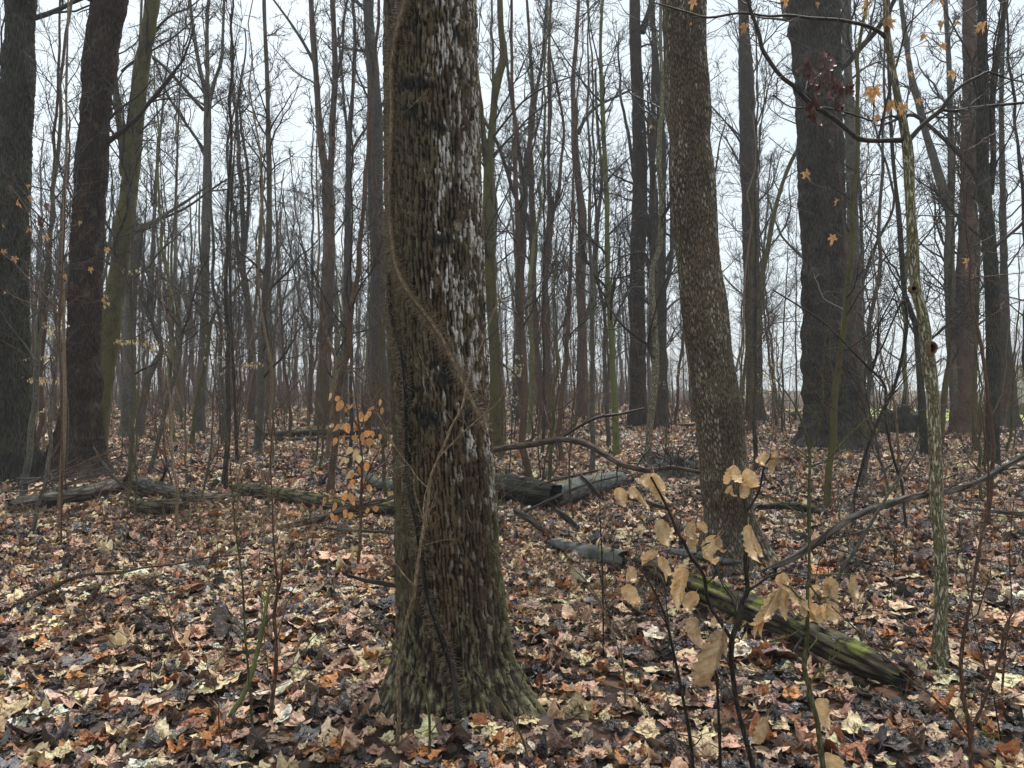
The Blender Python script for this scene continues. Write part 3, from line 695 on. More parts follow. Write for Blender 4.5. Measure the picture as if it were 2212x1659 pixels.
place_tree("pale_whip", "pale green sapling stem in front of the two thick trunks at left", 1106,
    [(127, 1108, 10), (131, 1050, 9), (136, 986, 9), (140, 886, 8), (139, 786, 7), (137, 686, 6), (136, 620, 6), (135, 553, 5), (140, 420, 5), (144, 300, 4.5), (143, 200, 4.5), (146, 80, 4), (148, -40, 3)], 'twig_tan', 7.5,
    dict(n1=13, zlo=1.8, n2=5, n3=4, n4=2, lf1=0.22, L1max=1.8, rf1=0.5), seed=31)
place_tree("crooked_sapling", "sapling with a sharp knee-like bend half way up, left of the three-stemmed tree", 945,
    [(300, 948, 20), (305, 900, 18), (312, 860, 17), (320, 820, 15), (334, 785, 15), (350, 756, 13), (345, 740, 12), (330, 700, 10), (327, 640, 10), (330, 553, 9), (334, 450, 7), (340, 350, 6), (350, 250, 5)], 'grey', 12, THIN, seed=32)
place_tree("bent_sapling", "thin grey-green sapling bending right, rising from a crook at the ground left of centre", 1033,
    [(320, 1035, 10), (326, 1010, 9), (336, 975, 9), (350, 920, 9), (362, 865, 9), (372, 830, 9), (384, 790, 8), (390, 745, 8), (388, 690, 7), (375, 630, 6), (370, 553, 5), (380, 430, 4), (384, 300, 4)], 'grey', 8,
    THIN, seed=33, limbs=[[(390, 725, 5), (405, 690, 4), (420, 630, 4), (432, 590, 3), (452, 553, 3)]])
place_tree("forked_sapling", "tan forked sapling with curving upper stems in front of the three-stemmed tree", 965,
    [(414, 968, 10), (417, 930, 9), (424, 870, 9), (434, 820, 9), (444, 780, 9), (450, 735, 9), (455, 700, 8), (468, 670, 7), (490, 645, 6), (515, 620, 5), (535, 590, 4), (548, 570, 3)], 'olive', None, None, seed=34,
    stems=[[(450, 740, 7), (447, 690, 6), (440, 640, 5), (436, 580, 5), (430, 500, 4), (432, 400, 3)]])
place_tree("straight_tree", "slim straight grey-brown tree standing alone left of the orange-leaved sapling", 981,
    [(555, 984, 20), (560, 930, 17), (565, 820, 16), (570, 700, 15), (576, 600, 14), (580, 553, 13), (582, 433, 11), (580, 300, 10), (577, 167, 9), (572, 60, 8), (570, -60, 7)], 'grey', 13, THIN, seed=35)
place_tree("thin_sapling", "thin bare sapling forking low in front of the two-stemmed brown tree", 995,
    [(706, 998, 11), (712, 940, 10), (718, 880, 9), (722, 810, 8), (724, 770, 7), (712, 742, 6), (697, 700, 6), (690, 660, 5), (686, 600, 5), (690, 520, 4), (684, 400, 3.5)], 'twig_tan', 7.5, THIN, seed=36,
    limbs=[[(724, 770, 4.5), (738, 745, 4), (752, 722, 4), (775, 718, 3.5), (800, 710, 3), (832, 693, 2)]])
place_tree("thin_sapling", "thin dark upright sapling in the gap left of the slim straight grey-brown tree", 1000,
    [(512, 1002, 8), (510, 930, 7), (506, 830, 6), (500, 720, 6), (498, 640, 5), (496, 553, 5), (500, 430, 4), (508, 300, 3)], 'twig_dark', 8, THIN, seed=37)

# slim lichen-covered tree in the right foreground, with its limbs and leaves
SLIM, SLIM_D = place_tree("slim_lichen_tree", "slim foreground tree with blotchy green and cream bark and two branch scars", 1436,
    [(2033, 1440, 34), (2031, 1389, 32), (2032, 1300, 26), (2033, 1239, 26), (2030, 1160, 26), (2024, 1106, 26), (2021, 986, 26), (2015, 860, 25), (2007, 786, 25), (2002, 745, 25), (1997, 703, 26), (1988, 660, 24), (1979, 630, 23), (1972, 553, 22), (1967, 450, 21), (1962, 333, 21), (1951, 270, 17), (1937, 200, 15), (1925, 130, 14), (1917, 80, 14), (1913, 0, 13), (1908, -120, 11)],
    'pale', 5.5, None, seed=40, S=26, step=0.03, flare=1.25, rough_r=0.015,
    branch_mat='branch', limbs=[
        [(1958, 303, 13), (1930, 303, 11), (1886, 304, 10), (1856, 300, 11), (1835, 285, 10), (1809, 262, 10), (1785, 246, 10), (1763, 233, 10), (1738, 212, 10), (1716, 187, 10), (1695, 172, 9), (1676, 152, 9), (1660, 128, 9), (1646, 105, 9), (1641, 80, 9), (1634, 55, 8), (1622, 25, 8), (1612, -20, 7), (1600, -80, 6)],
        [(1961, 306, 12), (1985, 278, 10), (2010, 255, 10), (2033, 237, 10), (2055, 205, 8), (2085, 180, 7), (2115, 165, 6), (2136, 155, 5), (2170, 168, 4), (2212, 178, 3)],
        [(2033, 237, 7), (2060, 240, 6), (2085, 236, 6), (2125, 230, 6), (2170, 226, 6), (2212, 222, 6), (2290, 215, 5)],
        [(1914, 82, 9), (1895, 66, 8), (1869, 55, 8), (1840, 48, 7), (1809, 43, 7), (1770, 40, 6), (1740, 38, 6), (1703, 33, 6), (1660, 35, 5), (1600, 28, 5), (1530, 38, 5), (1480, 25, 4), (1411, 5, 3)],
        [(1950, 262, 5), (1925, 250, 5), (1890, 262, 4), (1850, 250, 4), (1800, 236, 4), (1763, 231, 4), (1710, 232, 3), (1670, 205, 3)],
        [(1898, 300, 5), (1908, 250, 5), (1925, 180, 4), (1945, 110, 4), (1958, 60, 4), (1985, 30, 3), (2015, 0, 2.5)],
    ])

def scar(parent, x, y, D, w, h):
    """A branch scar: a raised rim of bark round a dark hollow."""
    org = np.array(parent.location)
    c = at(x, y, D - 0.045) - org
    V, Q = [], []
    S, K = 18, 6
    prof = [(1.0, 0.02), (1.02, -0.006), (0.85, -0.018), (0.62, -0.012), (0.5, 0.010), (0.05, 0.022)]
    for (rr, dy) in prof:
        for s in range(S):
            a = s * 2 * math.pi / S
            k = 1 + 0.12 * math.sin(3 * a + 1) + 0.06 * math.sin(7 * a)
            V.append([c[0] + w * rr * k * math.cos(a), c[1] + dy, c[2] + h * rr * k * math.sin(a)])
    for k in range(K - 1):
        for s in range(S):
            Q.append([k * S + s, k * S + (s + 1) % S, (k + 1) * S + (s + 1) % S, (k + 1) * S + s])
    V = np.array(V)
    colr = np.zeros((len(V), 4)); colr[:, 3] = 1
    pc = [(0.16, 0.14, 0.08), (0.15, 0.10, 0.06), (0.22, 0.13, 0.07), (0.10, 0.06, 0.04), (0.012, 0.01, 0.008), (0.008, 0.007, 0.006)]
    for k in range(K):
        colr[k * S:(k + 1) * S, :3] = pc[k]
    me = np_mesh("branch_scar", V, np.array(Q), attrs={"col": ("FLOAT_COLOR", colr)}, mats=[vcol_mat('scar_wood', 'col')])
    obj("branch_scar", me, parent)
scar(SLIM, 2013, 752, SLIM_D, 0.024, 0.042)
scar(SLIM, 1972, 624, SLIM_D, 0.020, 0.020)

# ------------------------------------------------------------------ the huge centre trunk
DC = 3.55
def make_centre():
    rows = []
    # y, centre x, radius (m), height is taken at DC
    for (y, cx, r) in [(1560, 984, 0.300), (1500, 983, 0.290), (1439, 981, 0.272), (1330, 978, 0.258), (1200, 969, 0.247), (1106, 966, 0.243), (1000, 959, 0.237), (900, 954, 0.232), (700, 945, 0.230), (553, 940, 0.230), (300, 935, 0.224), (0, 931, 0.218), (-250, 928, 0.212)]:
        p = at(cx, y, DC); rows.append([*p, r])
    rows = np.array(rows)
    rr = resample(rows, 0.0082)
    P, R = rr[:, :3], rr[:, 3]
    S = 290
    V, Q, B = tubes(P, R, S)
    th = np.tile(np.arange(S) * 2 * np.pi / S, len(P)); Lz = B[:, 2]; Rr = np.repeat(R, S)
    cth, sth = np.cos(th), np.sin(th)
    n = unit(V - np.repeat(P, S, axis=0))
    NC = 82
    wob = 1.1 * fbm(cth * 5, sth * 5, Lz * 5, 3, 3) + 0.95 * fbm(cth * 16, sth * 16, Lz * 14, 3, 8)
    u = th / (2 * np.pi) * NC + wob
    colu = np.mod(np.floor(u), NC); fu = np.abs(u - np.floor(u) - 0.5)
    v = Lz / 0.062 + 7.3 * _h(colu, colu * 0, colu * 0, 2) + 0.35 * fbm(cth * 20, sth * 20, Lz * 12, 2, 6)
    vi = np.floor(v); fv = np.abs(v - vi - 0.5)
    cid = _h(colu, vi, vi * 0, 9)
    cross = smooth(0.5, 0.40, fv) * (0.45 + 0.55 * (cid > 0.4))
    wdt = 0.22 + 0.16 * _h(colu, vi, vi * 0, 19)
    rib = smooth(wdt + 0.14, wdt, fu)
    fine = fbm(cth * 45, sth * 45, Lz * 40, 3, 15)
    strk = fbm(cth * 30, sth * 30, Lz * 5, 3, 25)
    zz_ = np.repeat(P[:, 2], S); flaky = smooth(0.65, 0.2, zz_ + 0.2 * fbm(cth * 2, sth * 2, Lz * 3, 2, 5))
    rib = rib * (1 - 0.6 * flaky) + 0.6 * flaky * smooth(-0.2, 0.25, fbm(cth * 20 , sth * 20, Lz * 22 + cth * 6, 3, 35))
    hgt = np.clip(rib * (0.55 + 0.45 * np.clip(cross, 0, 1)) * (0.9 + 0.6 * strk) + 0.50 * fine, 0, 1.2)
    e = rib
    V = V + n * (0.018 * (hgt - 0.6))[:, None] + n * (0.04 * Rr * fbm(cth * 1.3, sth * 1.3, Lz * 1.2, 3, 88))[:, None]
    z = np.repeat(P[:, 2], S)
    # angle measured from the camera side: 0 = facing camera, + = right
    ang = np.arctan2(n[:, 0], -n[:, 1])
    fl = np.exp(-np.maximum(z - 0.0, 0) / 0.15)
    lobes = 0.0
    for (a0, wd, amp) in [(-1.15, 0.42, 0.17), (1.15, 0.40, 0.185), (-0.45, 0.30, 0.075), (0.55, 0.28, 0.07), (2.2, 0.5, 0.13), (-2.4, 0.5, 0.12), (3.1, 0.5, 0.1)]:
        d = np.angle(np.exp(1j * (ang - a0)))
        lobes = lobes + amp * np.exp(-(d / wd) ** 2)
    V += (n * np.array([1, 1, 0]))  * (fl * lobes)[:, None]
    # broad fluting
    V += n * (0.007 * np.sin(ang * 7 + 2.2 * fbm(z * 1.3, z * 0, z * 0, 2, 5)) * smooth(2.6, 0.4, z))[:, None]
    # groove between the two front roots
    groove = np.exp(-((ang - 0.12 - 0.35 * (z - 0.3)) / 0.16) ** 2) * smooth(0.75, 0.1, z)
    V -= n * (0.030 * groove)[:, None]
    # colours
    x_img = ang
    nz = lambda f, s: fbm(np.cos(th) * f, np.sin(th) * f, Lz * f * 1.5, 4, s)
    base = np.array([0.082, 0.057, 0.036]); fur = np.array([0.012, 0.009, 0.007])
    tone = 0.65 + 0.8 * _h(colu, vi, vi * 0, 44) 
    col = fur + (base * tone[:, None] - fur) * smooth(0.15, 0.8, hgt)[:, None]
    flk = ((_h(colu, np.floor(v * 1.7), v * 0, 45) > 0.86) * smooth(0.3, 0.7, rib) * smooth(-0.1, 0.1, brk0 := fbm(cth * 30, sth * 30, Lz * 17, 3, 51)))[:, None] * 0.75
    col = col * (1 - flk) + np.array([0.26, 0.23, 0.17]) * flk
    olive = np.array([0.098, 0.082, 0.046])
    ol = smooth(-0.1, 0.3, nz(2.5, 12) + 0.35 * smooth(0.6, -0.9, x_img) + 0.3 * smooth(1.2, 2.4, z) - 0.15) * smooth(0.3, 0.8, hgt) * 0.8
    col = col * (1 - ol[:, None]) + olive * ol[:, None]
    red = np.array([0.100, 0.055, 0.030])
    rd = smooth(0.0, 0.3, nz(2.2, 21) + 0.25 - 0.9 * np.abs(x_img + 0.05)) * smooth(2.0, 1.5, z) * smooth(0.15, 0.5, z) * smooth(0.2, 0.6, hgt) * 0.5
    col = col * (1 - rd[:, None]) + red * rd[:, None]
    # chalky dashes on the ridges
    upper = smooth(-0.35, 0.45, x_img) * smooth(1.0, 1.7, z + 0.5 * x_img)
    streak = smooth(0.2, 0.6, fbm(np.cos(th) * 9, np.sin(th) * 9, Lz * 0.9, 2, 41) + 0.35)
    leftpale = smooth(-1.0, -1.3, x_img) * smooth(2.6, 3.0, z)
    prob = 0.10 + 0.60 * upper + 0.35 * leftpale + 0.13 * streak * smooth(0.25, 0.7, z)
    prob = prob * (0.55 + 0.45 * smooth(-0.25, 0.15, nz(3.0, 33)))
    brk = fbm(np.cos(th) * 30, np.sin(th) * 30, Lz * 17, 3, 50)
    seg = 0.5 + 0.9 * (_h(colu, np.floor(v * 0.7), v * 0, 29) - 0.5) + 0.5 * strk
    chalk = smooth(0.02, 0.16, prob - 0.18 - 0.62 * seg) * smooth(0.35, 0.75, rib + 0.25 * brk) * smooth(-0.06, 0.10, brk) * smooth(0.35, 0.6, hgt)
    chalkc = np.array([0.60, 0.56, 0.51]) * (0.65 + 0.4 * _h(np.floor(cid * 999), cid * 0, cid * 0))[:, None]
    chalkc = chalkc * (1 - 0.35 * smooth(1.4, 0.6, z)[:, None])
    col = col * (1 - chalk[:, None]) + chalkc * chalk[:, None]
    # green and cream crust on the root flare
    low = smooth(0.62, 0.15, z + 0.35 * nz(2.0, 61)) * (1 - 0.85 * smooth(0.2, 0.8, groove))
    crust = low * smooth(0.0, 0.35, fbm(np.cos(th) * 22, np.sin(th) * 22, Lz * 30, 3, 70) + 0.10) * smooth(0.3, 0.8, hgt)
    crc = np.array([0.20, 0.195, 0.105]) + np.array([0.17, 0.16, 0.12]) * smooth(0.0, 0.5, fbm(np.cos(th) * 30, np.sin(th) * 30, Lz * 30, 2, 71))[:, None]
    col = col * (1 - crust[:, None]) + crc * crust[:, None]
    side = smooth(0.75, 1.3, x_img) * smooth(1.3, 0.7, z) * 0.6 * smooth(0.3, 0.7, hgt)
    col = col * (1 - side[:, None]) + np.array([0.10, 0.105, 0.045]) * side[:, None]
    # black crusts (real growths)
    Xs, Zs = V[:, 0], V[:, 2]
    front = np.abs(ang) < 1.5
    for (px, py, sx, sy) in [(959, 812, 26, 18), (898, 841, 16, 8), (926, 908, 26, 20), (900, 880, 10, 10), (1016, 889, 20, 24), (892, 187, 40, 13), (945, 281, 34, 9), (958, 523, 24, 12), (888, 247, 16, 14), (985, 75, 14, 10), (940, 790, 8, 14), (1050, 660, 10, 30)]:
        q = at(px, py, DC - 0.18)
        d2 = ((Xs - q[0]) / (sx * DC / F)) ** 2 + ((Zs - q[2]) / (sy * DC / F)) ** 2
        k = smooth(1.3, 0.5, d2 * 0.8 + 1.3 * nz(9, 81) + 1.2 * fine + 0.1) * front * 0.85
        col = col * (1 - k[:, None]) + np.array([0.014, 0.016, 0.015]) * k[:, None]
        V += n * (0.006 * k * (0.5 + fbm(np.cos(th) * 40, np.sin(th) * 40, Lz * 30, 2, 90)))[:, None]
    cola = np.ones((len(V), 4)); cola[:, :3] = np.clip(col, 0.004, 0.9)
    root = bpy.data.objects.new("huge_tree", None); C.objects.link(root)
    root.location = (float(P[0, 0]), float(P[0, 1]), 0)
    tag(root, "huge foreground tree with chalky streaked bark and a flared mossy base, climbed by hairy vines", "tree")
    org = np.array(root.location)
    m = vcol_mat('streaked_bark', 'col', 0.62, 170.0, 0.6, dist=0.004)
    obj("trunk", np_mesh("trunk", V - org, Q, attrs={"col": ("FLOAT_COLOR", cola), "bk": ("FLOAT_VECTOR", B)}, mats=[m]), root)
    # upper part of the tree, above the picture
    g = np.random.default_rng(5)
    top = P[-3]
    up = np.array([top + np.array([-0.03 * k, 0.02 * k, k]) for k in np.linspace(0, 8, 18)])
    ur = np.linspace(R[-1], 0.10, 18)
    Vt, Qt, Bt = join([tubes(up, ur, 20)] + crown(up, ur, 9, 0.3, g, 5, 4, 0, L1max=3.5, rmin=0.004, r1=0.05))
    cc = np.ones((len(Vt), 4)); cc[:, :3] = (0.09, 0.08, 0.07)
    obj("upper_trunk", np_mesh("upper_trunk", Vt - org, Qt, attrs={"col": ("FLOAT_COLOR", cc), "bk": ("FLOAT_VECTOR", Bt)}, mats=[m]), root)
    return P, R, root
CP, CR, CENTRE = make_centre()

def on_trunk(x, y, lift=0.0):
    """A point on the camera side of the centre trunk at picture position x, y."""
    z = at(x, y, DC - 0.15)[2]
    i = int(np.argmin(np.abs(CP[:, 2] - z)))
    c, r = CP[i], CR[i]
    fl = math.exp(-max(z, 0) / 0.17) * 0.05
    D = DC - r * 0.8
    for _ in range(3):
        q = at(x, y, D)
        sx = np.clip((q[0] - c[0]) / (r + fl), -0.985, 0.985)
        D = DC - (r + fl) * math.sqrt(1 - sx * sx)
    n = np.array([sx, -math.sqrt(1 - sx * sx), 0])
    q = at(x, y, D)
    return np.array([c[0], c[1], q[2]]) + n * (r + fl + lift), n

def make_vine(label, path, r, mat, hairs, seed, haircol):
    g = np.random.default_rng(seed)
    pts = np.array([np.concatenate(on_trunk(x, y, r * 0.7)) for x, y in path])
    pr = resample(pts, 0.02)
    P, Nn = pr[:, :3], unit(pr[:, 3:6])
    R = r * (1 + 0.18 * fbm(np.arange(len(P)) * 0.15, np.zeros(len(P)), np.zeros(len(P)), 2, seed))
    root = bpy.data.objects.new("hairy_vine", None); C.objects.link(root); root.location = tuple(P[-1])
    org = P[-1]
    tag(root, label, "vine")
    obj("stem", tube_mesh("stem", [tubes(P - org, R, 9)], mat), root)
    k = g.integers(1, len(P) - 1, hairs)
    T = unit(P[np.minimum(k + 1, len(P) - 1)] - P[k - 1])
    side = np.cross(T, Nn[k]) * g.choice([-1, 1], hairs)[:, None]
    d = unit(side + 0.35 * Nn[k] + 0.5 * g.standard_normal((hairs, 3)))
    start = P[k] + side * R[k][:, None] * 0.7 + Nn[k] * 0.003 + 0.008 * g.standard_normal((hairs, 3)) * np.abs(T)
    HP, HR = grow(start, d, g.uniform(0.015, 0.055, hairs), np.full(hairs, 0.0011), 4, 0.25, -0.03, 0.6, g)
    # keep the hairs lying on the bark
    h = obj("rootlets", tube_mesh("rootlets", [tubes(HP - org, HR, 3)], haircol), root)
    h["kind"] = "stuff"
    return root
hair_m = plain('brown_rootlets', (0.22, 0.165, 0.11), 0.8)
make_vine("hairy vine crossing the centre trunk diagonally and then climbing its left edge",
    [(1046, 935), (1034, 905), (1018, 872), (1000, 835), (985, 800), (968, 762), (948, 722), (926, 688), (903, 656), (884, 628), (866, 592), (856, 553), (850, 500), (847, 440), (847, 380), (850, 300), (851, 230), (850, 160), (856, 100), (866, 50), (880, 5), (892, -40), (900, -90)],
    0.0125, M['twig_tan'], 2600, 1, hair_m)
make_vine("dark vine running down the centre trunk to the groove between its roots",
    [(846, 590), (845, 640), (854, 705), (870, 752), (877, 804), (881, 870), (882, 936), (884, 1020), (893, 1080), (902, 1120), (912, 1190), (923, 1270), (936, 1320), (950, 1362), (964, 1405), (976, 1445), (984, 1500), (990, 1550)],
    0.0125, M['log_wet'], 900, 2, hair_m)
make_vine("thin dark vine shoot slanting across the upper left of the centre trunk",
    [(850, 285), (856, 268), (868, 250), (884, 235), (900, 220), (915, 205), (925, 195), (931, 180), (935, 150), (936, 120)],
    0.0035, M['twig_tan'], 10, 3, hair_m)

# ------------------------------------------------------------------ fallen logs and branches
LOGS = []
def make_log(name, label, pts, mat, cat="log", lift=None, D=None, S=20, twigs=0, seed=0, rough=0.12, hollow=False, group=None, twig_len=0.5, dds=None, step=0.03, split=0):
    """pts: (x, y, width[, D]); a log without its own D lies on the ground below y."""
    g = np.random.default_rng(300 + seed)
    rows = []
    for p in pts:
        x, y, w = p[:3]
        d = p[3] if len(p) > 3 else (D or 1.43 * F / (y - HOR + 0.38 * w))
        q = at(x, y, d); rows.append([*q, w * d / F / 2])
    rr = resample(np.array(rows), step)
    P, R = rr[:, :3], np.maximum(rr[:, 3], 0.002)
    P = P.copy()
    if R.max() > 0.035: LOGS.append(np.column_stack([P[:, :2], R, P[:, 2]]))
    V, Q, B = tubes(P, R, S)
    cen = np.repeat(P, S, axis=0); n = unit(V - cen)
    th = np.tile(np.arange(S) * 2 * np.pi / S, len(P)); Lz = B[:, 2]; Rr = np.repeat(R, S)
    ridge = fbm(np.cos(th) * 2.5, np.sin(th) * 2.5, Lz * 1.5, 4, seed) * rough * 1.6 + 0.35 * rough * fbm(np.cos(th) * 7, np.sin(th) * 7, Lz * 5, 3, seed + 3)
    V = V + n * (Rr * ridge)[:, None]
    # ragged, closed ends
    k = len(P)
    V = V.reshape(k, S, 3)
    for e, sgn in ((0, -1), (k - 1, 1)):
        dirv = (P[e] - P[e - sgn * 1 if e else 1]) ; dirv = dirv / (np.linalg.norm(dirv) + 1e-9)
        V[e] += dirv * (R[e] * 0.9 * g.uniform(-0.3, 1.0, S))[:, None]
    V = V.reshape(-1, 3)
    root = bpy.data.objects.new(name, None); C.objects.link(root)
    mid = P[len(P) // 2]; root.location = tuple(mid); org = mid
    tag(root, label, cat, group)
    parts = [(V - org, Q, B)]
    caps = []
    for e in (0, k - 1):
        ring = np.arange(e * S, e * S + S)
        dirv = P[e] - P[1 if e == 0 else k - 2]; dirv /= np.linalg.norm(dirv) + 1e-9
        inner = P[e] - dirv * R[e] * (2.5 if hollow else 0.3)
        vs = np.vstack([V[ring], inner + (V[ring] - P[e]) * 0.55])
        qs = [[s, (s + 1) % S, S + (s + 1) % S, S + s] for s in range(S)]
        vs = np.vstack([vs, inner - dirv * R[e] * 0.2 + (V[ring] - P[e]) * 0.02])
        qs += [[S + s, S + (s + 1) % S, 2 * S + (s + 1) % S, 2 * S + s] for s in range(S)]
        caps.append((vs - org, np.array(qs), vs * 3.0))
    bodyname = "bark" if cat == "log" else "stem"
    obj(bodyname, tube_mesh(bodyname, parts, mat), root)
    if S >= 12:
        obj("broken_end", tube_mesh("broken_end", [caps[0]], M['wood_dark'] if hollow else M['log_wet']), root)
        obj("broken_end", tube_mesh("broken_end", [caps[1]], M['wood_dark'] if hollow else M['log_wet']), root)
    if twigs:
        P3, R3 = spawn((P - org)[None], R[None], twigs, 0.1, 0.98, 0.5, 1.2, 0.25, 0.35, 7, 0.2, 0.03, 0.4, g, 0.002, twig_len)
        P4, R4 = spawn(P3, R3, 4, 0.2, 0.98, 0.5, 1.1, 0.55, 0.7, 5, 0.22, 0.03, 0.5, g, 0.0015, twig_len * 0.5)
        st_ = obj("side_twigs", tube_mesh("side_twigs", [tubes(P3, R3, 4), tubes(P4, R4, 3)], M['branch']), root)
        st_["kind"] = "stuff"
    return root

make_log("fallen_log", "long wet black log lying across the background behind the left-hand trunks", [(40, 944, 22), (130, 952, 20), (220, 955, 16), (330, 960, 15), (410, 960, 14), (500, 949, 15), (580, 942, 17), (650, 936, 17), (740, 934, 15), (860, 932, 13)], M['log_wet'], D=22, seed=1)
make_log("fallen_log", "thinner dark log lying just in front of the long black log in the background", [(540, 958, 10), (600, 953, 12), (680, 949, 11), (760, 946, 9), (830, 943, 8)], M['log_wet'], D=20.5, seed=2)
make_log("fallen_branch", "thick curved grey fallen branch arching over the leaves in front of the dark trunks", [(25, 1092, 30), (90, 1082, 34), (160, 1070, 34), (215, 1058, 34), (262, 1046, 30), (300, 1046, 34), (345, 1058, 32), (400, 1070, 26), (450, 1076, 18), (512, 1068, 10)], M['log_grey'], cat="branch", seed=3, twigs=4, rough=0.10)
make_log("mossy_log", "short stub of bright mossy log under the end of the curved grey branch", [(296, 1090, 26), (340, 1094, 32), (388, 1094, 30)], M['log_moss'], seed=4)
make_log("mossy_log", "long brown mossy log lying left of the centre trunk, behind the orange-leaved sapling", [(503, 1056, 24), (560, 1062, 30), (640, 1074, 32), (720, 1088, 32), (800, 1096, 30), (880, 1098, 28)], M['log_moss'], seed=5)
make_log("fallen_branch", "thin brown fallen branch below the mossy log left of the centre trunk", [(608, 1140, 10), (650, 1130, 14), (700, 1118, 16), (760, 1098, 14), (850, 1074, 10)], M['log_brown'], cat="branch", D=7.7, seed=6, twigs=6)
make_log("fallen_branch", "pale dead branch lying on the leaves below the brown fallen branch", [(700, 1140, 6), (760, 1146, 7), (860, 1150, 7)], M['log_grey'], cat="branch", D=7.2, seed=16)
make_log("slate_log", "smooth slate-grey barkless log just visible left of the centre trunk", [(790, 1026, 20), (820, 1044, 24), (870, 1052, 26)], M['log_slate'], seed=17)
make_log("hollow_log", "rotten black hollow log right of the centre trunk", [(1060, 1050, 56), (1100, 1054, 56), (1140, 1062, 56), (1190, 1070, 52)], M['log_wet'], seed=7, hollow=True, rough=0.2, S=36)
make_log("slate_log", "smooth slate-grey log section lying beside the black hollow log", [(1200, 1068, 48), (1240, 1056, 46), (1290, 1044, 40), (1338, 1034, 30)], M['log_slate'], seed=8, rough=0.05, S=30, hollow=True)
make_log("fallen_branch", "bare limb angled from the centre trunk over the hollow log to the speckled tree", [(1062, 972, 12, 8.0), (1100, 966, 13, 8.0), (1150, 960, 14, 7.9), (1212, 950, 13, 7.8), (1262, 958, 14, 7.7), (1310, 984, 13, 7.5), (1345, 1004, 12, 7.3), (1400, 1016, 11, 7.2), (1450, 1010, 9, 7.1), (1512, 1020, 7, 7.0)], M['log_brown'], cat="branch", seed=9, twigs=12, twig_len=0.8, S=12)
make_log("fallen_branch", "dark forked limb rising from the bare limb towards the large straight dark tree", [(1208, 948, 7, 7.8), (1250, 922, 7, 7.9), (1290, 902, 7, 8.0), (1340, 894, 6, 8.1), (1390, 882, 4, 8.2)], M['twig_dark'], cat="branch", seed=10, twigs=5, S=9)
make_log("fallen_branch", "weathered grey stub pointing down into the leaves in front of the hollow log", [(1112, 1104, 14), (1140, 1120, 14), (1172, 1142, 13), (1200, 1160, 12)], M['log_grey'], cat="branch", D=7.4, seed=11)
make_log("fallen_branch", "split pale wooden stub lying right of the grey stub near the hollow log", [(1198, 1100, 9), (1222, 1118, 15), (1250, 1142, 9)], M['log_grey'], cat="branch", D=7.4, seed=12)
make_log("slate_log", "broken grey end of the rotting log, in front of the hollow log", [(1195, 1172, 16), (1240, 1184, 26), (1290, 1196, 34), (1342, 1206, 36)], M['log_slate'], seed=13, rough=0.15)
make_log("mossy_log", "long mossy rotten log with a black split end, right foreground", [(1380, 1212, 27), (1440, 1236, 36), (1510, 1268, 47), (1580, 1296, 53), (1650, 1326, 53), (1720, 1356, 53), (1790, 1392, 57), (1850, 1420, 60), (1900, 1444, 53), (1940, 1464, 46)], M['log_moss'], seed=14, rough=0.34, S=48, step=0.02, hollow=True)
make_log("grey_plank_wood", "flat grey slab of weathered wood beside the foot of the speckled tree", [(1440, 1190, 10), (1490, 1196, 16), (1560, 1210, 14), (1600, 1214, 8)], M['log_slate'], seed=15, rough=0.25)
make_log("fallen_branch", "long dark limb sloping down from the right edge to the foot of the speckled tree", [(1640, 1236, 7, 5.9), (1682, 1220, 12, 5.9), (1715, 1204, 14, 5.9), (1760, 1176, 14, 5.9), (1810, 1138, 14, 5.9), (1860, 1110, 14, 6.0), (1910, 1092, 14, 6.1), (1960, 1076, 14, 6.2), (2010, 1066, 14, 6.2), (2062, 1058, 13, 6.3), (2110, 1042, 13, 6.3), (2150, 1020, 12, 6.4), (2212, 986, 11, 6.4), (2300, 940, 9, 6.4)], M['log_grey'], cat="branch", seed=18, twigs=8, S=14, twig_len=0.6)
make_log("fallen_branch", "thin fallen branch curving over the leaves at the lower left edge", [(-40, 1330, 7, 5.1), (30, 1308, 8, 5.1), (90, 1280, 8, 5.1), (150, 1252, 8, 5.1), (200, 1240, 7, 5.15), (262, 1236, 7, 5.2), (310, 1226, 5, 5.3), (380, 1218, 5, 5.4), (450, 1204, 4, 5.5), (540, 1196, 3, 5.6)], M['log_brown'], cat="branch", seed=19, twigs=12, S=9, twig_len=0.8)
make_log("fallen_branch", "short dark rotten stick lying left of the foot of the centre trunk", [(750, 1242, 6), (790, 1254, 9), (830, 1260, 12), (862, 1266, 12)], M['log_wet'], cat="branch", D=5.2, seed=20)
make_log("fallen_branch", "dark sticks lying behind the sprawling limb at the right edge", [(2080, 1098, 5), (2140, 1104, 8), (2230, 1112, 10)], M['log_grey'], cat="branch", D=8.4, seed=21)
make_log("fallen_branch", "curled grey root-like branch on the leaves below the sloping limb", [(1640, 1096, 10), (1690, 1092, 16), (1740, 1098, 18), (1770, 1106, 8)], M['log_wet'], cat="branch", D=8.5, seed=22, twigs=5)
make_log("fallen_log", "distant dark fallen log at the right edge behind the bent-limb tree", [(2150, 930, 7), (2180, 931, 9), (2240, 933, 9)], M['log_grey'], D=24, seed=23)
make_log("fallen_log", "distant dark log lying right of the pale crooked sapling", [(1440, 921, 5), (1480, 918, 7), (1530, 918, 6)], M['log_wet'], D=28, seed=24)

